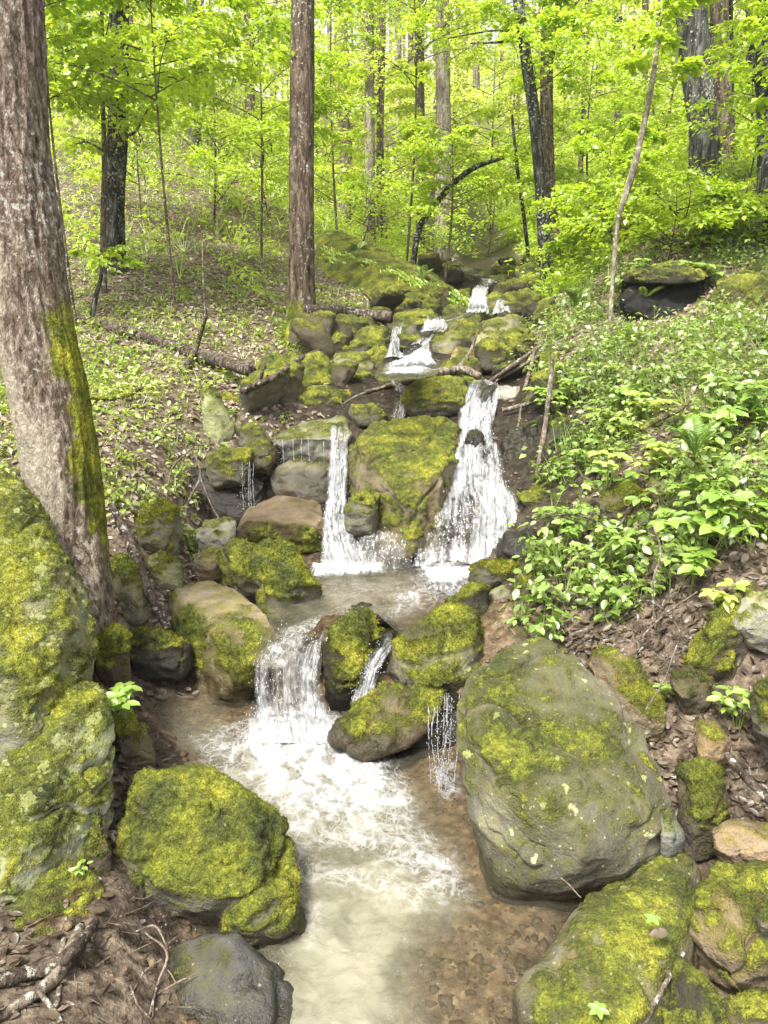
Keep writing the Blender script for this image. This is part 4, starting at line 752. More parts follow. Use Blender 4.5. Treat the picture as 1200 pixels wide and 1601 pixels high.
def trickle(name, pts, w=.012, n=3, seed=0, Yj=.02):
    """a few thin threads of falling water"""
    B = Batch(); rs = np.random.RandomState(seed)
    for k in range(n):
        off = np.array((rs.normal()*w*2.2, rs.normal()*Yj, 0)); pa = [P(*q)+off+rs.normal(size=3)*.004 for q in pts]
        pts_ = spline(pa, 60) if len(pa) > 2 else np.linspace(pa[0], pa[1], 60)
        for c in pts_[rs.rand(60) < .75]+rs.normal(size=(60, 3))[:1]*.001:
            r = rs.uniform(.0010, .0024); B.add(c+rs.normal(size=3)*.0015+r*np.array([(1,0,0),(-.6,.8,0),(-.6,-.8,0),(0,0,14.)]), np.array([(0,1,3),(1,2,3),(2,0,3),(0,2,1)]))
    for k in range(40*n):
        t = rs.rand(); a = np.array([P(*q) for q in pts]); c = a[0]*(1-t)+a[-1]*t+rs.normal(size=3)*w*1.6
        r = rs.uniform(.0015, .004); B.add(c+r*np.array([(1,0,0),(-.6,.8,0),(-.6,-.8,0),(0,0,1.8)]), np.array([(0,1,3),(1,2,3),(2,0,3),(0,2,1)]))
    return tag(link(name, B.mesh(name, M['drop'])), kind='structure')
# right waterfall, from the crest below the pale block down to the middle pool
fall('waterfall_water', [(597,738,778,7.4),(612,728,784,7.22),(640,718,776,7.05),(668,716,770,6.66),(692,713,776,6.5),(720,704,786,6.18),(760,698,794,6.02),(800,682,822,5.72),(845,658,846,5.56),(888,643,862,5.36)],
     [.5,.7,.85,.85,.8,.72,.75,.72,.65,.85], 110, 260, .03, 350, .05, under=lambda u, v: 1.0*np.exp(-((u-.5)/.2)**2-((v-.08)/.10)**2)+.5*np.exp(-((u-.25)/.2)**2-((v-.86)/.1)**2)+.3*np.exp(-((u-.7)/.2)**2-((v-.55)/.08)**2))
# left waterfall, stepping over the slabs
fall('waterfall_water', [(668,516,546,6.52),(682,516,546,6.38),(705,514,544,6.28),(740,512,543,6.12),(775,510,542,6.0),(790,508,542,5.75),(815,504,545,5.62),(850,502,560,5.5),(890,500,588,5.40)],
     [.45,.6,.65,.68,.7,.8,.68,.6,.75], 70, 220, .02, 120, .03)
fall('waterfall_water', [(820,575,615,5.62),(845,560,640,5.5),(890,545,645,5.40)], [-.1,.15,.3], 60, 60, .01, 150, .02)
# first waterfall over the brown wall into the lower pool
fall('waterfall_water', [(968,455,552,4.5),(990,430,522,4.22),(1012,408,508,4.04),(1040,399,502,3.94),(1080,396,502,3.86),(1120,392,520,3.82),(1165,372,560,3.72)],
     [.0,.15,.4,.62,.65,.8,1.1], 120, 220, .035, 500, .06)
fall('waterfall_water', [(1000,586,622,4.26),(1025,570,606,4.12),(1055,560,590,4.03),(1100,545,585,3.97)], [.2,.5,.6,.8], 46, 90, .018, 150, .03)
fall('waterfall_water', [(505,614,632,10.3),(545,605,625,9.3),(560,600,640,8.95)], [.3,.7,.9], 24, 50, .02, 0)
fall('waterfall_water', [(528,664,672,9.3),(548,650,672,8.95),(572,608,682,8.55)], [.6,.9,1.0], 30, 60, .03, 200, .03)
fall('waterfall_water', [(605,620,640,7.5),(640,614,634,7.2),(665,612,632,7.1)], [.3,.5,.5], 20, 50, .015, 60, .02)
fall('waterfall_water', [(438,752,790,15.0),(452,740,765,14.0),(466,735,762,13.3),(488,728,764,12.6)], [.4,.9,.9,1.0], 40, 70, .04, 0)
fall('waterfall_water', [(470,775,790,13.3),(490,768,800,12.5)], [.5,.9], 24, 30, .03, 0)
fall('waterfall_water', [(495,664,690,11.3),(508,662,700,10.8),(520,655,695,10.3)], [.3,.9,.7], 30, 40, .03, 0)
fall('waterfall_water', [(386,706,720,21.5),(400,704,718,20),(416,710,728,18.6),(432,740,760,16.3)], [.2,.5,.2,.4], 24, 60, .03, 0)
for rows_, dn_ in (([(580,668,700,8.3),(588,698,735,8.0),(596,725,765,7.75),(604,740,776,7.5)], [.1,.4,.6,.6]), ([(486,738,760,12.6),(494,718,738,12.0),(502,694,710,11.4),(510,670,690,10.9)], [.5,.2,.35,.3]), ([(430,738,768,16.3),(437,748,782,15.4),(444,752,790,14.8)], [.3,.1,.4]),
                   ([(520,655,690,10.2),(530,652,676,9.5),(540,640,668,9.1)], [.2,.4,.6]), ([(590,604,628,8.1),(600,612,634,7.8),(612,618,638,7.5)], [.3,.5,.5])):
    fall('waterfall_water', rows_, dn_, 26, 50, .02, 0)
for k, x in enumerate((379, 389)): trickle('trickle_water', [(x, 726, 6.08), (x, 760, 6.0), (x+1, 800, 5.95)], .012, 2, k)
for k, x in enumerate((437, 452, 470, 484, 500)): trickle('trickle_water', [(x, 690, 6.39), (x, 705, 6.37), (x+1, 722 if k % 2 else 730, 6.36)], .009, 1, 10+k)
trickle('trickle_water', [(681, 1112, 3.62), (680, 1160, 3.5), (684, 1232, 3.32)], .012, 3, 30); trickle('trickle_water', [(704, 1090, 3.6), (702, 1160, 3.45), (694, 1240, 3.28)], .016, 5, 31, .03)

# ------------------------------------------------------------------ trees
def trunk_mesh(path, rad, mat, nu=40, rows=160, bark=.05, flare=.5, seed=0, mossf=None, palef=None, origin=(0, 0, 0), lob=5):
    path = np.asarray(path, float); V, f4, f3, (th, L, n) = tube(path, rad, nu, 0, seed, rows)
    c = (V[:-2].reshape(n, nu, 3)).mean(1); D = V[:-2].reshape(n, nu, 3)-c[:, None]; r0 = np.linalg.norm(D, axis=-1, keepdims=True); Nn = D/r0
    hgt = (L[-1]-L)/(4.5*r0.mean())
    q = np.stack([Nn[..., 0]*2.6, Nn[..., 1]*2.6, np.repeat((L/r0.mean()*.22)[:, None], nu, 1)], -1).reshape(-1, 3)+seed*5.1
    d = 1+bark*(ridged(q*1.9, 3)-.5).reshape(n, nu)+.5*bark*fbm(q*5, 3).reshape(n, nu)+.10*fbm(q*.45, 2).reshape(n, nu)
    fl = flare*np.exp(-np.maximum(hgt, 0)*2.6)[:, None]*(1+.55*np.cos(lob*th[None]+seed)+.3*np.cos(3*th[None]+seed*2))
    Vn = c[:, None]+D*(d+np.maximum(fl, -.2))[..., None]
    V[:-2] = Vn.reshape(-1, 3)
    Nf = np.vstack([Nn.reshape(-1, 3), [0, 0, 1], [0, 0, -1]])
    at = {'moss': mossf(V, Nf) if mossf else np.zeros(len(V)), 'pale': palef(V, Nf) if palef else np.zeros(len(V))}
    return mesh('trunk', V-np.asarray(origin), [f3, f4], M[mat], attrs=at)
def leafB(B, p, d, up, L, W, quad=True, **at):
    """pointed leaves folded along the midrib: four corner points each"""
    s = unit(np.cross(d, up)); up2 = unit(np.cross(s, d)); n = len(p); L = L[:, None]; W = W[:, None]
    V = np.stack([p, p+d*L*.45+s*W*.5+up2*W*.14, p+d*L-up2*L*.12, p+d*L*.45-s*W*.5+up2*W*.14], 1).reshape(-1, 3)
    i = np.arange(n)[:, None]*4
    B.add(V, np.vstack([i+np.array((0, 1, 2)), i+np.array((0, 2, 3))]), **at)
def leafN(B, p, d, up, L, W, serr=.06, lobes=0):
    """close-up leaf: 11 points, toothed edge, folded and drooping"""
    n = len(p); s = unit(np.cross(d, up)); u2 = unit(np.cross(s, d)); L = L[:, None]; W = W[:, None]
    t = np.array((.12, .32, .55, .78)); wv = np.array((.55, .95, 1.0, .6)); rows = [p, p+d*L-u2*L*.22]; Vm = [p+d*L*.3-u2*L*.01, p+d*L*.62-u2*L*.07]
    E = []
    for sgn in (1, -1):
        for k in range(4): E.append(p+d*L*(t[k]+(serr if k % 2 else -serr))+sgn*s*W*.5*wv[k]+u2*(W*.12-L*.2*t[k]**2))
    V = np.stack(rows+Vm+E, 1).reshape(-1, 3); i = np.arange(n)[:, None]*12
    tri = [(0,4,2),(4,5,2),(5,6,2),(2,6,3),(6,7,3),(7,1,3),(0,2,8),(8,2,9),(9,2,10),(2,3,10),(10,3,11),(11,3,1)]
    B.add(V, np.vstack([i+np.array(x) for x in tri]))
def rnd_unit(rs, n): return unit(rs.normal(size=(n, 3)))
def crown_batch(rs, axis, z0, z1, spread, nl, size, nb=16, B=None, T=None, flat=.25, rise=(.25, .8), taper=.6):
    """branches off an axis function (z -> point); leaves lie in flat sprays along them"""
    B = B or Batch(); T = T if T is not None else Batch(); per = max(20, nl//nb)
    for k in range(nb):
        t = (k+rs.rand())/nb; z = z0+(z1-z0)*t; a = rs.uniform(0, 2*np.pi); s0 = axis(z-.15*spread)
        Ln = spread*rs.uniform(.65, 1.15)*(1-taper*t**1.5); r = rs.uniform(*rise); hd = np.array((math.cos(a), math.sin(a), 0.)); sdv = np.array((-math.sin(a), math.cos(a), 0.))
        def bp(x): return s0+hd*Ln*x[:, None]+np.array((0, 0, 1.))*(Ln*(r*x-.38*r*x*x-.1*x**3))[:, None]+sdv*(Ln*.12*np.sin(x*3+k))[:, None]
        xs = np.linspace(0, 1, 5); add_tube(T, bp(xs), np.array((.007, .005, .0035, .002))*Ln**.7*1.1, 4, 0, rows=7, moss=0, pale=0)
        for ww in range(5):
            x0 = rs.uniform(.3, .85); sg = rs.choice((-1, 1)); e = bp(np.array([x0]))[0]; e2 = e+(hd*.6+sg*sdv*rs.uniform(.5, 1))*Ln*.3*(1.15-x0)+np.array((0, 0, .04*Ln))
            add_tube(T, [e, (e+e2)/2+np.array((0, 0, .01)), e2], np.array((.003, .0015))*Ln**.7, 3, 0, rows=4, moss=0, pale=0)
        x = rs.beta(2.2, 1.3, per); wdt = Ln*.42*(1.15-x)*np.clip(x*3, 0, 1); lat = rs.uniform(-1, 1, per)
        # leaves gather along a few twigs, not evenly
        lat = np.round(lat*3.2+rs.normal(size=per)*.22)/3.2
        p = bp(x)+sdv*(lat*wdt)[:, None]+hd*(np.abs(lat)*wdt*.45)[:, None]+rs.normal(size=(per, 3))*np.array((.06, .06, flat*.22))*Ln*.55
        p[:, 2] -= .10*Ln*lat**2
        d = unit(hd*(.8)+sdv*np.sign(lat+1e-6)[:, None]*rs.uniform(.2, 1.2, per)[:, None]+rs.normal(size=(per, 3))*np.array((.5, .5, .35))+np.array((0, 0, -.25)))
        up = unit(np.array((0, 0, 1.))+rs.normal(size=(per, 3))*.42)
        L = size*rs.uniform(.6, 1.25, per); leafB(B, p, d, up, L, L*rs.uniform(.55, .85, per))
    return B, T
def tree(name, label, pts, wpx, mat, crowns=(), leaf='leaf_tree', group=None, bark=.05, flare=.4, seed=0, mossf=None, palef=None, nu=28, rows=90, size=.085, cat='tree', nb=16, drop=.2, limbs=(), flat=.25):
    """pts: (px, py, Y) from top to base; wpx widths in photo pixels; crowns: (py top, py bottom, spread px, leaves)"""
    path = [P(*q) for q in pts]; b = path[-1].copy(); g = gz(b[0], b[1]); path[-1][2] = min(g, b[2])-drop
    root = link(name, None); org = np.array((b[0], b[1], g)); root.location = org; root.empty_display_size = .2; tag(root, label, cat, group)
    sc_ = pts[-1][2]/F/2; link('trunk', trunk_mesh(path, np.array(wpx)*sc_, mat, nu, rows, bark, flare, seed, mossf, palef, org), root)
    A = np.array(path)[::-1]; rs = np.random.RandomState(seed+hash_s(label) % 5000)
    def axis(z): return np.array([np.interp(z, A[:, 2], A[:, k]) for k in range(3)])
    if len(crowns):
        B, T = Batch(), Batch()
        for (pt, pb, spx, nl) in crowns:
            Y = pts[-1][2]; z1, z0 = P(600, pt, Y)[2], P(600, pb, Y)[2]; crown_batch(rs, axis, z0, z1, spx*Y/F, nl, size, nb, B, T, flat)
        link('crown', B.mesh('crown', M[leaf], origin=org), root)
        link('branches', T.mesh('branches', M[mat], origin=org), root)['kind'] = 'stuff'
    for (lp, lw) in limbs:
        T = Batch(); add_tube(T, [P(*q) for q in lp], np.array(lw)*sc_, 8, .2, seed, rows=40, moss=0, pale=0); link('limb', T.mesh('limb', M[mat], origin=org), root)
    return root
def _win(x, a, b, s): return sstep(a-s, a+s, x)*sstep(b+s, b-s, x)
# the leaning trunk in front
def mo1(V, N): return 1.1*_win(V[:, 2], .95, 2.35, .3)*sstep(.3, .95, N[:, 0]+.6*fbm(V*4, 4))+.35*sstep(1.2, .6, V[:, 2])
def pa1(V, N): return 1.15*_win(V[:, 2], .55, 3.0, .45)*sstep(.35, -.45, N[:, 0]+.5*N[:, 1]+.7+.5*fbm(V*2.3, 3))+1.0*_win(V[:, 2], .4, 1.75, .3)*_win(N[:, 0]+.3*fbm(V*2.5, 3), -.6, .35, .15)
def big_tree():
    pts = [(-10,-420,5.2),(2,-150,4.75),(10,60,4.55),(16,220,4.45),(32,360,4.36),(52,500,4.28),(78,620,4.22),(96,720,4.18),(108,830,4.14),(116,930,4.1),(122,1040,4.05)]
    r = tree('big_tree', 'thick leaning tree trunk at the left edge, bark half stripped pale, mossy on one side', pts, [104,108,112,114,116,116,118,118,116,118,124], 'bark_pale', bark=.10, flare=.16, seed=3, mossf=mo1, palef=pa1, nu=150, rows=520, drop=.1)
    o = np.array(r.location)
    for pa, wd in (([(112,720,4.2),(124,830,4.08),(138,915,3.95),(146,975,3.88),(142,1030,3.84),(146,1080,3.8)], (40,60,46,30,20,12)), ([(92,800,4.12),(72,870,4.0),(40,905,3.9)], (40,30,12)), ([(118,760,4.2),(142,860,4.08),(152,930,4.05)], (40,40,16))):
        T = Batch(); V, f4, f3, _ = tube([P(*q) for q in pa], np.array(wd)*4/F/2, 24, .2, 5, 90)
        link('root', mesh('root', V-o, [f3, f4], M['bark_pale'], attrs={'moss': .3+.25*fbm(V*6, 2), 'pale': .45+.5*fbm(V*3, 3)}), r)
big_tree()
def mbase(z0, k=1.0): return lambda V, N: k*sstep(z0+.55, z0+.05, V[:, 2]+.2*fbm(V*3, 3))
tree('brown_tree', 'straight brown trunk with a bright moss collar at its foot, standing by the stream', [(474,-500,10.2),(474,-120,9.8),(472,150,9.6),(471,330,9.5),(471,450,9.5),(472,528,9.5)], [27,31,34,36,39,44], 'bark_brown', bark=.07, flare=.35, seed=5, mossf=mbase(2.05, 1.25), nu=64, rows=300)
# mossy spreading root of the brown tree
_bt = bpy.data.objects['brown_tree']; _o = np.array(_bt.location)
for pa, wd in (([(482,505,9.4),(510,525,9.25),(545,553,9.0)], (34,26,12)), ([(462,510,9.4),(456,530,9.2),(452,545,9.1)], (26,22,12))):
    V, f4, f3, _ = tube([P(*q) for q in pa], np.array(wd)*9.3/F/2, 14, .3, 2, 40); link('root', mesh('root', V-_o, [f3, f4], M['bark_brown'], attrs={'moss': np.full(len(V), 1.0), 'pale': V[:, 0]*0}), _bt)
tree('dark_tree', 'dark wet trunk on the left slope, its top lost among bright leaves', [(186,-250,11),(186,0,11),(184,200,11),(178,330,11),(176,428,11)], [22,26,28,29,36], 'bark_dark', [(-140,150,190,6500)], bark=.08, flare=.3, seed=7, nu=40, rows=160, nb=20, mossf=mbase(2.7, .5))
tree('twin_stem_tree', 'slim dark trunk curving up from the twin stems right of the stream head', [(796,-260,13.4),(806,-40,13.2),(822,90,13),(838,210,12.9),(846,320,12.8),(852,420,12.7),(855,478,12.6)], [12,14,16,17,17,18,20], 'bark_dark', [(-100,120,150,2600)], seed=9, nu=24, rows=140, limbs=[([(822,62,13),(780,66,13.2),(735,68,13.4)], (5,4,2)), ([(818,50,13),(770,48,13.4),(700,60,13.8)], (5,3,2))], nb=10)
tree('twin_stem_tree', 'slim brown trunk behind the dark curving one, partner of the twin stems', [(858,-260,13.6),(856,0,13.5),(854,150,13.4),(858,300,13.3),(872,420,13.2)], [16,17,18,19,26], 'bark_brown', [(-120,100,140,2400)], seed=11, nu=24, rows=120, limbs=[([(856,120,13.4),(872,40,13.6),(905,0,13.8)], (8,5,3))], nb=10, mossf=mbase(2.9, .8))
tree('rugged_tree', 'thick grey trunk with deeply cracked dark bark on the right slope', [(1066,-300,12.4),(1076,-60,12.2),(1086,90,12.1),(1100,210,12),(1108,285,12)], [38,39,40,40,44], 'bark_grey', bark=.13, flare=.15, seed=13, nu=72, rows=240, drop=.4)
tree('brown_green_tree', 'brownish green trunk half hidden behind the cracked grey trunk', [(1122,-300,12.9),(1124,0,12.8),(1128,150,12.7),(1132,285,12.6)], [24,25,27,34], 'bark_brown', [(-200,60,170,3000)], seed=15, nu=32, rows=140, nb=10, mossf=lambda V, N: .42+.3*fbm(V*1.5, 2))
tree('thin_tree', 'thin dark stem just right of the brownish green trunk', [(1136,-250,13.4),(1138,60,13.2),(1140,160,13.1),(1144,275,13)], [12,13,14,15], 'bark_dark', [(-150,80,140,2500)], seed=17, nu=20, rows=80, nb=10)
tree('gnarled_tree', 'gnarled dark trunk with a swollen burl at the right edge', [(1196,-150,10.4),(1200,30,10.3),(1190,80,10.2),(1188,105,10.2),(1197,130,10.2),(1200,240,10.1),(1206,335,10)], [24,26,34,36,28,27,32], 'bark_dark', [(-160,20,150,2600)], seed=19, nu=36, rows=140, nb=10, bark=.12)
def pale_s(V, N): return .5+.2*fbm(V*2, 2)
tree('leaning_sapling', 'pale slender sapling leaning over the right slope with a kink in its stem', [(1045,-200,9.6),(1032,0,9.3),(1022,110,9.1),(1002,215,8.9),(984,285,8.8),(966,345,8.7),(958,430,8.6),(954,515,8.5)], [6,7,8,9,11,7,7,7], 'bark_far', [(-160,90,120,1800)], seed=21, nu=16, rows=120, palef=pale_s, nb=9, flare=.1)
tree('curved_sapling', 'dark bare stem arching like a bow over the upper stream', [(788,247,13.6),(762,254,13.7),(735,266,13.8),(700,296,13.9),(668,336,14),(652,368,14),(641,405,14)], [4,6,8,9,9,9,10], 'bark_dark', seed=23, nu=14, rows=90, flare=.1)
tree('young_tree', 'thin olive sapling beside the dark wet trunk on the left slope', [(158,-60,10.3),(160,140,10.3),(163,250,10.2),(161,360,10.2),(158,425,10.1)], [5,6,8,9,10], 'bark_brown', [(30,220,120,1300)], seed=25, nu=12, rows=60, nb=12, mossf=lambda V, N: np.full(len(V), .42), limbs=[([(160,235,10.2),(190,215,10.1),(212,205,10.0),(232,168,9.9)], (5,4,4,2)), ([(160,235,10.2),(135,222,10.2),(110,228,10.3)], (4,3,2))])
tree('young_tree', 'crooked dark little stem standing at the upper end of the long dark log', [(156,400,9.4),(158,430,9.4),(148,470,9.3),(134,505,9.2)], [4,6,8,8], 'bark_dark', [(330,420,60,260)], seed=26, nu=10, rows=40, nb=5)
# trunks of the wood further up, each with its own foliage
FAR = [('grey trunk forking low, next to the straight brown trunk', [(530,-200,22),(534,60,22),(540,200,22),(537,345,22)], [14,17,20,19], 'bark_far', (-200,160,120,2600)),
 ('pale straight trunk in the gap right of the straight brown trunk', [(575,-200,19),(577,100,19),(578,250,19),(579,368,19)], [12,14,14,15], 'bark_far', (-200,110,130,2800)),
 ('thin brown trunk touching the pale straight trunk', [(600,-200,21),(597,60,21),(594,200,21),(593,350,21)], [9,10,10,11], 'bark_brown', (-200,140,120,2600)),
 ('sturdy tan trunk at the head of the stream', [(690,-200,19),(692,60,19),(693,220,19),(693,415,18.5)], [17,20,22,27], 'bark_far', (-220,60,160,3200)),
 ('slim trunk left of the sturdy tan trunk', [(656,-200,23),(657,60,23),(657,200,23),(656,400,22)], [10,11,12,13], 'bark_brown', (-220,110,130,2600)),
 ('distant grey trunk high on the left slope', [(298,-150,21),(300,50,21),(302,120,21),(304,225,21)], [14,15,16,18], 'bark_grey', (-150,150,150,3000)),
 ('distant thin trunk near the top of the left slope', [(388,-150,30),(388,0,30),(389,150,30)], [12,13,14], 'bark_brown', (-150,90,130,2600)),
 ('slender dark trunk behind the pale leaning sapling', [(1010,-200,20),(1008,80,20),(1006,260,20)], [8,9,10], 'bark_brown', (-150,200,140,3200)),
 ('grey trunk between the thin dark stem and the burl', [(1172,-200,17),(1174,60,17),(1177,160,17),(1180,250,17)], [11,13,14,14], 'bark_grey', (-200,120,140,3000)),
 ('thin stem in the open slope right of the twin stems', [(920,-150,19),(915,100,19),(905,300,19)], [6,7,8], 'bark_brown', (-60,250,130,3400)),
 ('thin dark double rod left of the twin stems', [(800,180,14.5),(808,260,14.4),(820,350,14.2),(832,430,14)], [4,5,6,6], 'bark_dark', (190,330,80,900)),
 ('far pale trunk seen through the gap left of the twin stems', [(742,-200,30),(744,100,30),(746,260,30)], [9,10,11], 'bark_far', (-200,120,110,2400)),
 ('far straight trunk under the brightest gap of sky', [(620,-200,36),(622,60,36),(622,240,36)], [9,10,11], 'bark_far', (-150,80,100,2200)),
 ('far trunk among leaves between the twin stems and the grey cracked trunk', [(965,-200,28),(966,60,28),(968,200,28)], [10,11,12], 'bark_grey', (-200,140,120,2600))]
for k, (lb, pts, wp, mt, cr) in enumerate(FAR):
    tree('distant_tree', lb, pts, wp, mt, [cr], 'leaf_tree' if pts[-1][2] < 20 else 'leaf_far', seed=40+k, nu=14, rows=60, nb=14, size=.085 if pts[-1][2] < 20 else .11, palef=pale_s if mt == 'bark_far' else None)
# leafy understory trees: thin stems hidden in their own foliage
US = [('leafy sapling spreading bright sprays above the dark wet trunk', 270, 9.5, -90, 150, 190, 5600),
 ('leafy sapling touching the leaning trunk at the upper left', 110, 9, -110, 150, 130, 3800),
 ('tall leafy sapling just left of the straight brown trunk', 405, 12, -80, 240, 150, 5800),
 ('broad leafy sapling midway up the left slope', 335, 15, 40, 300, 160, 5600),
 ('low leafy sapling behind the dark wet trunk', 225, 14, 90, 270, 140, 2600),
 ('small leafy sapling low on the slope left of the straight brown trunk', 425, 17, 160, 350, 100, 2900),
 ('leafy sapling filling the gap right of the straight brown trunk', 530, 15, -60, 300, 110, 4000),
 ('leafy sapling behind the pale straight trunk', 605, 20, 90, 330, 130, 5000),
 ('green sapling whose flat sprays hang over the bowed stem', 690, 13.2, 170, 320, 105, 4200),
 ('leafy bush crowding the head of the stream', 760, 18, 230, 400, 110, 4600),
 ('leafy sapling high in the middle of the wood', 630, 13.5, -90, 120, 130, 3200),
 ('leafy sapling left of the slim curving dark trunk', 765, 22, 60, 270, 120, 4800),
 ('leafy sapling right of the twin stems', 920, 15, 60, 340, 125, 6000),
 ('yellow green sapling beneath the pale leaning sapling', 965, 11.5, 180, 335, 120, 5000),
 ('tall leafy sapling left of the cracked grey trunk', 1015, 17, -60, 250, 130, 5200),
 ('leafy sapling behind the thin dark stem', 1150, 16, -60, 230, 120, 4800),
 ('leafy sapling hanging sprays over the cracked grey trunk', 1150, 10.8, 0, 200, 120, 1500),
 ('leafy sapling reaching in at the upper right corner', 1235, 8.6, -60, 220, 120, 2600),
 ('spreading low shrub on the right slope above the dark hollow', 1040, 9.9, 280, 375, 160, 4200),
 ('low shrub at the foot of the cracked grey trunk', 1155, 9.6, 270, 350, 130, 3200),
 ('low shrub at the foot of the twin stems', 905, 12.4, 320, 430, 80, 2600),
 ('bright leafy thicket in the far middle of the valley', 790, 27, 130, 330, 150, 5000),
 ('bright leafy thicket far behind the straight brown trunk', 500, 26, 120, 340, 130, 4200),
 ('low bush on the slope between the straight brown trunk and the mossy outcrop', 560, 18, 270, 350, 110, 2600)]
for k, (lb, px, Y, pt, pb, spx, nl) in enumerate(US):
    base = P(px, 400, Y); g = gz(base[0], Y); zt = P(px, pt, Y)[2]; rs = np.random.RandomState(300+k); zb = P(px, pb, Y)[2]
    org = np.array((base[0], Y, g)); shr = zt-g < 2.6
    r = link('shrub' if shr else 'leafy_tree', None); r.location = org; tag(r, lb, 'shrub' if shr else 'tree')
    dx = rs.uniform(-.3, .3, 2); zs_ = np.linspace(g-.2, zt-.05, 6); path = np.stack([base[0]+dx[0]*np.sin(np.linspace(0, 2.5, 6)), Y+dx[1]*np.sin(np.linspace(0, 2, 6)), zs_], -1)
    link('trunk', trunk_mesh(path[::-1], np.array((.004, .010, .015, .018))*(.5+.06*Y)*(.6 if shr else 1), 'bark_brown', 10, 40, .05, .1, k, None, None, org), r)
    ax = lambda z, pth=path: np.array([np.interp(z, pth[:, 2], pth[:, i]) for i in range(3)])
    B, T = crown_batch(rs, ax, max(zb, g+.15), zt, spx*Y/F, nl, .078 if Y < 20 else .11, 22, flat=.2, taper=.45)
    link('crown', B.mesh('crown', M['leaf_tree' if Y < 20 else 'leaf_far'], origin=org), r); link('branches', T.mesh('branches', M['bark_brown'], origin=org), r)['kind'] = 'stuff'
# the wood beyond, too dense to count
def far_woods():
    rs = np.random.RandomState(5); B = Batch(); T = Batch()
    for k in range(820):
        Y = 26+rs.rand()**.8*48; X = rs.uniform(-1, 1)*(Y*.62+3); g = gz(X, Y); hmax = rs.uniform(3, 14); sky_gap = abs(X/Y-.07) < .09
        n = 170
        z0 = rs.uniform(.3, hmax) if not (sky_gap and rs.rand() < .6) else rs.uniform(.3, 3)
        c = np.array((X, Y, g+z0)); r = rs.uniform(.9, 2.2)
        lay = np.round(rs.normal(size=n)*1.2)*.28
        p = c+np.stack([rs.normal(size=n)*r*.62, rs.normal(size=n)*r*.62, lay+rs.normal(size=n)*.09-.0*lay], -1)
        d = unit(rs.normal(size=(n, 3))*np.array((1, 1, .4))); up = unit(np.array((0, 0, 1.))+rs.normal(size=(n, 3))*.6); L = rs.uniform(.10, .2, n)
        leafB(B, p, d, up, L, L*rs.uniform(.55, .85, n))
    for k in range(240):
        Y = rs.uniform(36, 80); X = rs.uniform(-1, 1)*(Y*.62+3); g = gz(X, Y); h = rs.uniform(8, 22); w_ = rs.uniform(.05, .16); lean = rs.normal(size=2)*.6
        add_tube(T, [(X, Y, g-.3), (X+lean[0]*.4, Y+lean[1]*.4, g+h*.5), (X+lean[0], Y+lean[1], g+h)], (w_, w_*.8, w_*.35), 6, 0, rows=8, moss=0, pale=.4)
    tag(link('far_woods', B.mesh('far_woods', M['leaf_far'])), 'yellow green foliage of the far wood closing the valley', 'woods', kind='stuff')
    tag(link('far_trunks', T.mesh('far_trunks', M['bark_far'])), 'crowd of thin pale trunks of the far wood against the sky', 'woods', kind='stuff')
far_woods()
# ------------------------------------------------------------------ dead leaves, herbs, undergrowth
def scatter(rs, n, Y0, Y1, xk=.62, x0=.5):
    Y = Y0*(Y1/Y0)**rs.rand(n); X = rs.uniform(-1, 1, n)*(Y*xk+x0); return X, Y
def clear_of_rocks(X, Y, Z, k=.8):
    ok = np.ones(len(X), bool)
    for (cx, cyy, r, zt) in ROCKS: ok &= ~((np.hypot(X-cx, Y-cyy) < r*k) & (Z < zt-.03))
    for (cx, cyy, r) in CLEAR: ok &= np.hypot(X-cx, Y-cyy) > r
    return ok
def ground_n(X, Y, e=.05):
    z = ground_z(X, Y); zx = ground_z(X+e, Y); zy = ground_z(X, Y+e); return z, unit(np.stack([(z-zx)/e, (z-zy)/e, np.ones(len(X))], -1))
def dead_leaves():
    rs = np.random.RandomState(21); B = Batch(); X, Y = scatter(rs, 140000, 1.7, 30, .62, 1.4)
    k = (stream_d(X, Y) > rs.uniform(.95, 1.35, len(X))) & (fbm(np.stack([X*1.6, Y*1.6, X*0], -1), 3) > rs.uniform(-.75, .35, len(X))); X, Y = X[k], Y[k]
    z, N = ground_n(X, Y); k = z > np.interp(Y, [0, 3.9, 4.3], [.03, .03, -9]); X, Y, z, N = X[k], Y[k], z[k], N[k]; n = len(X)
    up = unit(N+rs.normal(size=(n, 3))*.38); d = unit(np.cross(up, rnd_unit(rs, n))); L = rs.uniform(.03, .066, n)*(.65+.075*np.minimum(Y, 8)); W = L*rs.uniform(.4, .75, n); p = np.stack([X, Y, z+rs.uniform(.002, .022, n)], -1); a = Y < 4.6; b = ~a
    a &= ~((X < 0) & (Y < 2.6) & (rs.rand(n) < .8)) & (rs.rand(n) < .75)
    leafN(B, p[a], d[a], up[a], L[a], W[a], .09); D = Batch(); leafB(D, p[b], d[b], up[b], L[b], W[b])
    tag(link('leaf_litter', B.mesh('leaf_litter', M['leaf_dead'])), 'moist brown dead leaves among the boulders near the water', 'leaf litter', kind='stuff')
    tag(link('leaf_litter', D.mesh('leaf_litter', M['leaf_dry'])), 'dry tan and pinkish dead leaves strewn over both slopes', 'leaf litter', kind='stuff')
dead_leaves()
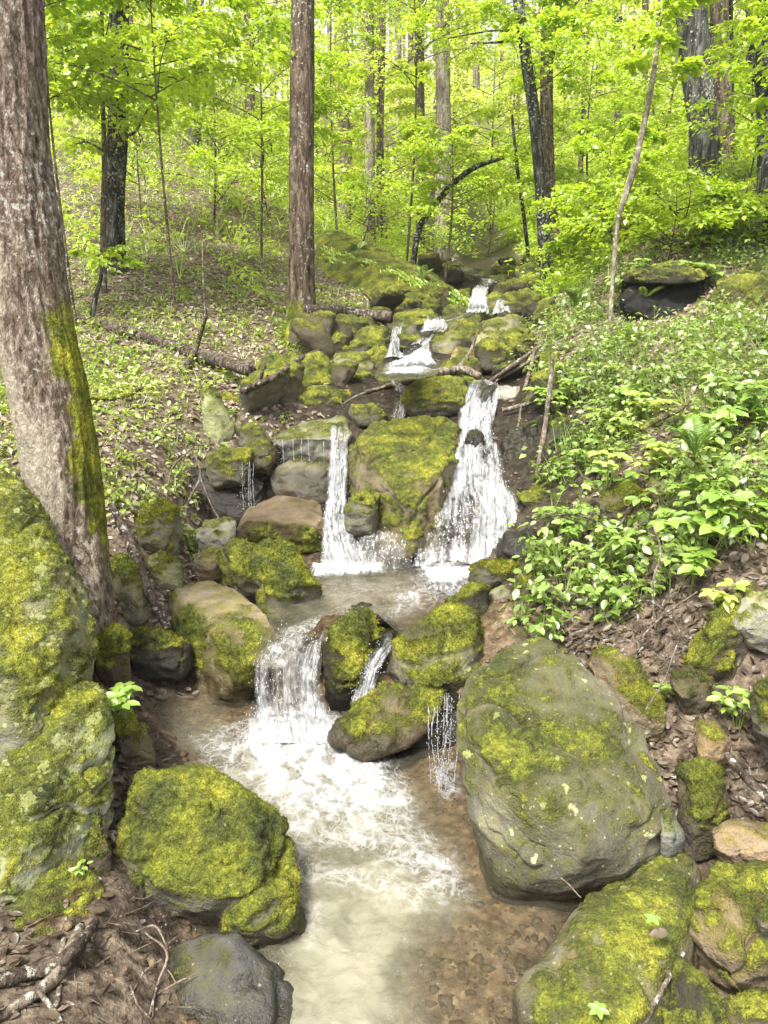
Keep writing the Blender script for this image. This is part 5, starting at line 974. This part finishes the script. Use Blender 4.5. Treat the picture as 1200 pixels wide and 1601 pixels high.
def herbs(name, label, n, mask, size, hgt, seed, Y0, Y1, mat='leaf_herb', near=False, per=(5, 9)):
    rs = np.random.RandomState(seed); X, Y = scatter(rs, int(n*1.12), Y0, Y1, .62, 1.3); k = mask(X, Y, rs); X, Y = X[k], Y[k]; z, N = ground_n(X, Y); k = clear_of_rocks(X, Y, z); X, Y, z = X[k], Y[k], z[k]
    B = Batch(); S = Batch()
    cnt = rs.randint(per[0], per[1], len(X)); I = np.repeat(np.arange(len(X)), cnt); m = len(I); h = (hgt[0]+(hgt[1]-hgt[0])*rs.rand(len(X))**1.6); sz = rs.uniform(.7, 1.3, len(X))
    a = rs.uniform(0, 2*np.pi, m); hd = np.stack([np.cos(a), np.sin(a), np.zeros(m)], -1); lev = rs.rand(m)**.6; rad = rs.uniform(.15, 1.0, m)*h[I]*.75
    lean = rs.normal(size=(len(X), 2))*.25*h[:, None]
    c = np.stack([X[I]+lean[I, 0]*lev, Y[I]+lean[I, 1]*lev, z[I]+h[I]*(.25+.75*lev)], -1); p = c+hd*rad[:, None]
    d = unit(hd+rs.normal(size=(m, 3))*.4+np.array((0, 0, -.15))); up = unit(np.array((0, 0, 1.))+rs.normal(size=(m, 3))*.4); L = size*sz[I]*rs.uniform(.6, 1.25, m)
    if near:
        nr = Y[I] < 5.5; leafN(B, p[nr], d[nr], up[nr], L[nr], L[nr]*.62); leafB(B, p[~nr], d[~nr], up[~nr], L[~nr], L[~nr]*.65)
    else: leafB(B, p, d, up, L, L*rs.uniform(.5, .75, m))
    # stalks
    s0 = np.stack([X[I], Y[I], z[I]-.02], -1); wv = .0018*(1+.25*Y[I])[:, None]; sx = np.tile(np.array((1., 0, 0)), (m, 1))
    V = np.stack([s0-sx*wv, s0+sx*wv, p+sx*wv*.4], 1).reshape(-1, 3); sel = rs.rand(m) < .6; V = V.reshape(-1, 3, 3)[sel].reshape(-1, 3)
    B.add(V, np.arange(len(V)).reshape(-1, 3))
    return tag(link(name, B.mesh(name, M[mat])), label, 'ground cover', kind='stuff')
def nz(X, Y, s, o=3): return fbm(np.stack([X*s, Y*s, X*0+4], -1), o)
herbs('ground_cover', 'leafy herbs blanketing the right bank', 17000, lambda X, Y, rs: (side(X, Y) > .25) & (stream_d(X, Y) > np.where((Y > 5.6) & (Y < 8), .8, .9)) & (Y > 4.2+.35*np.clip(1.2-side(X, Y), 0, 1)) & (nz(X, Y, 1.6) > rs.uniform(-.55, .5, len(X))), .06, (.06, .32), 31, 4.1, 12, near=True)
herbs('ground_cover', 'sparse low herbs on the left slope among dead leaves', 19000, lambda X, Y, rs: (side(X, Y) < -.3) & (stream_d(X, Y) > 1.2) & (nz(X, Y, .9) > rs.uniform(-.6, .6, len(X))), .05, (.04, .17), 32, 5.2, 20, near=True, mat='leaf_slope')
herbs('undergrowth', 'green undergrowth over both slopes below the wood', 13000, lambda X, Y, rs: (stream_d(X, Y) > 1.3) & (nz(X, Y, .5) > rs.uniform(-.8, .45, len(X))-.25*(X > 0)) & ((X > .3) | (Y > 16+6*rs.rand(len(X))) | (rs.rand(len(X)) < .2)) & ~((X > -1.8) & (X < 1.5) & (Y > 10.8) & (Y < 14.6)), .085, (.08, .5), 33, 11, 34, mat='leaf_tree', per=(6, 12))
def whorl_plant(label, px, py, Y, stems, seed, L=.10, hgt=.3, mat='leaf_bright', spread=.12, name='leafy_plant', five=(5, 7), ground=True):
    """a few stalks, each ending in a ring of broad toothed leaves"""
    rs = np.random.RandomState(seed); top = P(px, py, Y); base = top.copy(); base[2] = top[2]-hgt
    if ground:                                          # slide along the line of sight to where the soil lies one plant height below
        ys = np.linspace(1.6, 9, 260); q = np.array([P(px, py, y_) for y_ in ys]); df = q[:, 2]-ground_z(q[:, 0], q[:, 1]); hit = np.argmax(df < 0) if (df < 0).any() else len(ys)-1
        ok = np.nonzero(df[:hit] >= .85*hgt)[0]; i_ = ok[-1] if len(ok) else 0; top = q[i_]; base = top.copy(); base[2] = top[2]-df[i_]
    r = link(name, None); r.location = base; tag(r, label, 'plant'); hh = top[2]-base[2]
    for k in range(stems):
        a = rs.uniform(0, 6.28); q = np.array((math.cos(a), math.sin(a)))*spread*rs.uniform(.2, 1.2); tip = np.array((q[0], q[1], hh*rs.uniform(.65, 1.08)))
        T = Batch(); add_tube(T, [(q[0]*.1, q[1]*.1, -.03), (q[0]*.45, q[1]*.45, tip[2]*.6), tip], (.0035, .0025, .0016), 5, 0, rows=9)
        link('stalk', T.mesh('stalk', M['leaf_herb']), r)
        B = Batch(); n = rs.randint(*five); an = np.arange(n)*2*np.pi/n+rs.uniform(0, 6); hd = np.stack([np.cos(an), np.sin(an), np.full(n, rs.uniform(-.15, .15))], -1)
        d = unit(hd+rs.normal(size=(n, 3))*.15); up = unit(np.array((0, -.15, 1.))+rs.normal(size=(n, 3))*.22); LL = L*rs.uniform(.7, 1.15, n)
        leafN(B, np.tile(tip, (n, 1))+hd*.012, d, up, LL, LL*.62); leafN(B, np.tile(tip*np.array((.85, .85, .72)), (2, 1)), unit(rs.normal(size=(2, 3))*np.array((1, 1, .2))), np.tile((0, 0, 1.), (2, 1)), np.full(2, L*.7), np.full(2, L*.42))
        link('leaves', B.mesh('leaves', M[mat]), r)
    return r
for k, a in enumerate([('broad leaved plant with large bright whorls above the mossy bank at right', 1105, 800, 3.85, 6, .115, .34, .2), ('broad leaved plant below the large bright whorls, leaves drooping', 1085, 868, 3.85, 4, .095, .25, .12),
  ('broad leaved plant at the right edge level with the fern', 1168, 765, 3.9, 5, .10, .3, .16), ('leafy plant in the middle of the herbs right of the right waterfall', 948, 735, 4.75, 5, .08, .3, .16), ('leafy plant close above the mossy lump on the right bank', 905, 815, 4.8, 4, .075, .25, .14),
  ('pale leafy sprig hanging over the half green stone', 945, 900, 4.4, 7, .05, .25, .12), ('tiny sprig beside the tilted slab with the pale broken edge', 1040, 1070, 3.42, 5, .035, .12, .05), ('leafy sprig at the right edge in front of the moss covered stone', 1160, 1085, 2.95, 6, .055, .2, .1),
  ('leafy plant in the upper right herbs beyond the fern', 1150, 640, 5.2, 5, .10, .3, .18), ('bright upright leaves at the right edge above the fern', 1190, 620, 4.6, 3, .10, .3, .1)]):
    whorl_plant(a[0], a[1], a[2], a[3], a[4], 60+k, a[5], a[6], spread=a[7])
def bank_plants():
    rs = np.random.RandomState(88)
    for k in range(38):
        px, py = rs.uniform(865, 1190), rs.uniform(560, 920)
        if py > 900-.15*(1200-px) and px < 900: py -= 60
        whorl_plant('broad leaved plant spreading pale green whorls among the low herbs of the right bank', px, py, 5, rs.randint(3, 7), 200+k, rs.uniform(.04, .10), rs.uniform(.16, .36), spread=rs.uniform(.1, .2), mat=('leaf_bright', 'leaf_herb', 'leaf_slope')[k % 3])['group'] = 'broad leaved plants of the right bank'
bank_plants()
for k, (px, py) in enumerate([(975,420),(1012,408),(1050,404),(1088,410),(1112,418),(990,436),(1075,424)]):
    whorl_plant('leafy plant hanging over the brow of the black hollow on the right slope', px, py, 8.4, 6, 300+k, .11, .2, spread=.2, mat='leaf_herb')['group'] = 'plants over the black hollow'
whorl_plant('small bright green plant growing on the mossy knob by the leaning trunk', 192, 1085, 3.22, 9, 75, .062, .10, spread=.085, five=(4, 6), ground=False)
whorl_plant('tiny green sprout on the earth below the slanting slab', 130, 1355, 2.4, 2, 76, .03, .05, spread=.02, five=(3, 5), ground=False)
def fern(label, px, py, Y, n, L, seed):
    rs = np.random.RandomState(seed); b = P(px, py, Y); r = link('fern', None); r.location = b; tag(r, label, 'fern')
    for k in range(n):
        a = rs.uniform(0, 6.28); hd = np.array((math.cos(a), math.sin(a), 0)); t = np.linspace(0, 1, 26); ln = L*rs.uniform(.7, 1.1)
        c = hd*(ln*.62*t**1.3)[:, None]+np.array((0, 0, 1.))*(ln*(.95*t-.42*t**2.4))[:, None]; tg = unit(np.gradient(c, axis=0)); s = unit(np.cross(tg, (0, 0, 1.))); B = Batch()
        add_tube(B, c[::5], (.003, .002, .001), 4, 0, rows=12)
        for sg in (1, -1):
            w_ = ln*.17*np.sin(np.pi*np.clip(t*.92+.1, 0, 1))**.8; leafB(B, c[2:], unit(sg*s+tg*.45)[2:], unit(np.cross(s, tg))[2:], w_[2:], w_[2:]*.2)
        link('frond', B.mesh('frond', M['leaf_bright' if Y < 6 else 'leaf_herb']), r)
fern('bright fern with arching fronds among the herbs on the right bank', 1085, 712, 4.55, 13, .36, 5)
for k, (lb, px, py, Y) in enumerate([('small fern on the top edge of the slanting mossy outcrop', 560, 398, 13.6), ('small fern at the lower end of the slanting mossy outcrop', 660, 440, 12.6), ('small fern on the bank right of the yellow mossy stone', 900, 480, 9.6), ('small pale fern in front of the dark hollow', 1005, 478, 8.6)]): fern(lb, px, py, Y, 9, .4, 30+k)
def hanging_fern():
    rs = np.random.RandomState(9); B = Batch()
    for k in range(420):
        t = rs.rand(); x = 500+t*215; y = 378+t*75+rs.uniform(0, 55)*(1-.3*t); p = P(x, y, 14.1-t*1.8-.25-rs.rand()*.3); n = 14; s = np.linspace(0, 1, n); ln = rs.uniform(.25, .7)
        c = p+np.stack([ln*.75*s, -.12*ln*s, -ln*(.1*s+.75*s**1.6)], -1); d = np.tile(np.array((.45, -.3, -.8)), (n, 1))+rs.normal(size=(n, 3))*.35; leafB(B, c, unit(d), unit(rs.normal(size=(n, 3))*.4+np.array((0, -1, .5))), np.full(n, .07), np.full(n, .03))
    tag(link('hanging_moss', B.mesh('hanging_moss', M['leaf_tree'])), 'fern and moss combed down the face of the slanting outcrop', 'ground cover', kind='stuff')
hanging_fern()
def single_leaf(label, px, py, Y, n, L, mat, seed):
    rs = np.random.RandomState(seed); B = Batch(); a = np.arange(n)*2*np.pi/n+rs.rand()*6 if n > 1 else np.array([rs.rand()*6]); hd = np.stack([np.cos(a), np.sin(a), np.full(n, .1)], -1)
    leafN(B, np.tile((0, 0, 0.), (n, 1)), hd, np.tile(unit((0, -.35, 1.)), (n, 1)), np.full(n, L), np.full(n, L*.6)); o = link('fallen_leaf', B.mesh('fallen_leaf', M[mat])); o.location = P(px, py, Y); tag(o, label, 'leaf')
def clods():
    rs = np.random.RandomState(66); B = Batch(); n = 5200; X = rs.uniform(-1.9, 1.7, n); Y = rs.uniform(1.7, 4.2, n); z = ground_z(X, Y); k = (z > .03) & (stream_d(X, Y) > .8); X, Y, z = X[k], Y[k], z[k]
    V0 = np.array([(1,0,0),(-1,0,0),(0,1,0),(0,-1,0),(0,0,1),(0,0,-1),(.6,.6,.5),(-.6,.6,.5),(.6,-.6,.5),(-.6,-.6,.5)]); F0 = np.array([(0,6,4),(6,2,4),(2,7,4),(7,1,4),(1,9,4),(9,3,4),(3,8,4),(8,0,4),(0,2,6),(2,1,7),(1,3,9),(3,0,8)])
    for i in range(len(X)):
        r = .003+.014*rs.rand()**4; B.add(V0*r*rs.uniform(.5, 1.6, 3)*np.array((1, 1, .6))*(1+.25*rs.normal(size=(10, 1)))+np.array((X[i], Y[i], z[i])), F0, green=0, bed=0, damp=rs.rand()*.7)
    for i in rs.choice(len(X), 1500):                   # broken twig ends and needles of bark
        a = rs.uniform(0, 6.28); L = rs.uniform(.02, .09); d = np.array((math.cos(a), math.sin(a), rs.uniform(-.1, .3)))*L; c = np.array((X[i], Y[i], z[i]+.008)); s = np.array((-d[1], d[0], 0))*rs.uniform(.02, .05); u = np.array((0, 0, .003))
        B.add([c-s, c+s, c+d+s*.5, c+d-s*.5, c+u, c+d+u], np.array([(0,4,5),(0,5,3),(1,2,5),(1,5,4)]), green=0, bed=0, damp=rs.rand())
    tag(link('soil_crumbs', B.mesh('soil_crumbs', M['ground'])), 'crumbs of earth and bark bits on the bare soil', 'soil', kind='stuff')
clods()
single_leaf('single bright green leaf lying at the end of the stick on the long sloping slab', 1020, 1436, 2.19, 5, .03, 'leaf_bright', 1)
single_leaf('pale green flower like leaf cluster at the bottom edge of the long sloping slab', 935, 1578, 1.93, 6, .034, 'leaf_bright', 2)
single_leaf('single brown leaf lying beside the bright green leaf', 1043, 1458, 2.17, 1, .06, 'leaf_dead', 3)
def pebbles():
    rs = np.random.RandomState(77); B = Batch(); X, Y = scatter(rs, 9000, 1.9, 9, .5, .3); z = ground_z(X, Y); k = (stream_d(X, Y) < 1.35) & ((z < .015) | ((Y > 3.9) & (stream_d(X, Y) < 1)) | (rs.rand(len(X)) < .1)); X, Y, z = X[k], Y[k], z[k]
    ic = bmesh.new(); bmesh.ops.create_icosphere(ic, subdivisions=1, radius=1); V0 = np.array([v.co for v in ic.verts]); F0 = np.array([[v.index for v in f.verts] for f in ic.faces]); ic.free()
    for i in range(len(X)):
        r = .006+.02*rs.rand()**3; V = V0*r*rs.uniform(.55, 1.5, 3)*np.array((1, 1, .5))*(1+.28*rs.normal(size=(len(V0), 1))); B.add(V+np.array((X[i], Y[i], z[i])), F0, moss=0, wet=1 if z[i] < .02 else .3, lichen=0)
    o = tag(link('gravel', B.mesh('gravel', M['rock'])), 'brown gravel on the stream bed and its margins', 'gravel', kind='stuff'); o.color = (.26, .19, .13, 1)
pebbles()
# ------------------------------------------------------------------ thin haze volume, added to lift the dark tones of the distance
def haze():
    bm = bmesh.new(); bmesh.ops.create_cube(bm, size=1); me = bpy.data.meshes.new('haze'); bm.to_mesh(me); bm.free()
    N = NT('air'); v = N.n('ShaderNodeVolumePrincipled', Color=(.95, .97, .88, 1), Density=.0014); v.inputs['Anisotropy'].default_value = .3
    N.link(v.outputs[0], N.out.inputs['Volume']); me.materials.append(N.m)
    lo = np.full(3, 1e9); hi = -lo
    for o in scene.objects:
        if o.type == 'MESH':
            for c in o.bound_box:
                p = np.array(o.matrix_world@Vector(c)); lo = np.minimum(lo, p); hi = np.maximum(hi, p)
    lo -= 1; hi += 1; o = tag(link('haze', me), kind='stuff'); o.scale = tuple(hi-lo); o.location = tuple((hi+lo)/2)
bpy.context.view_layer.update(); haze()
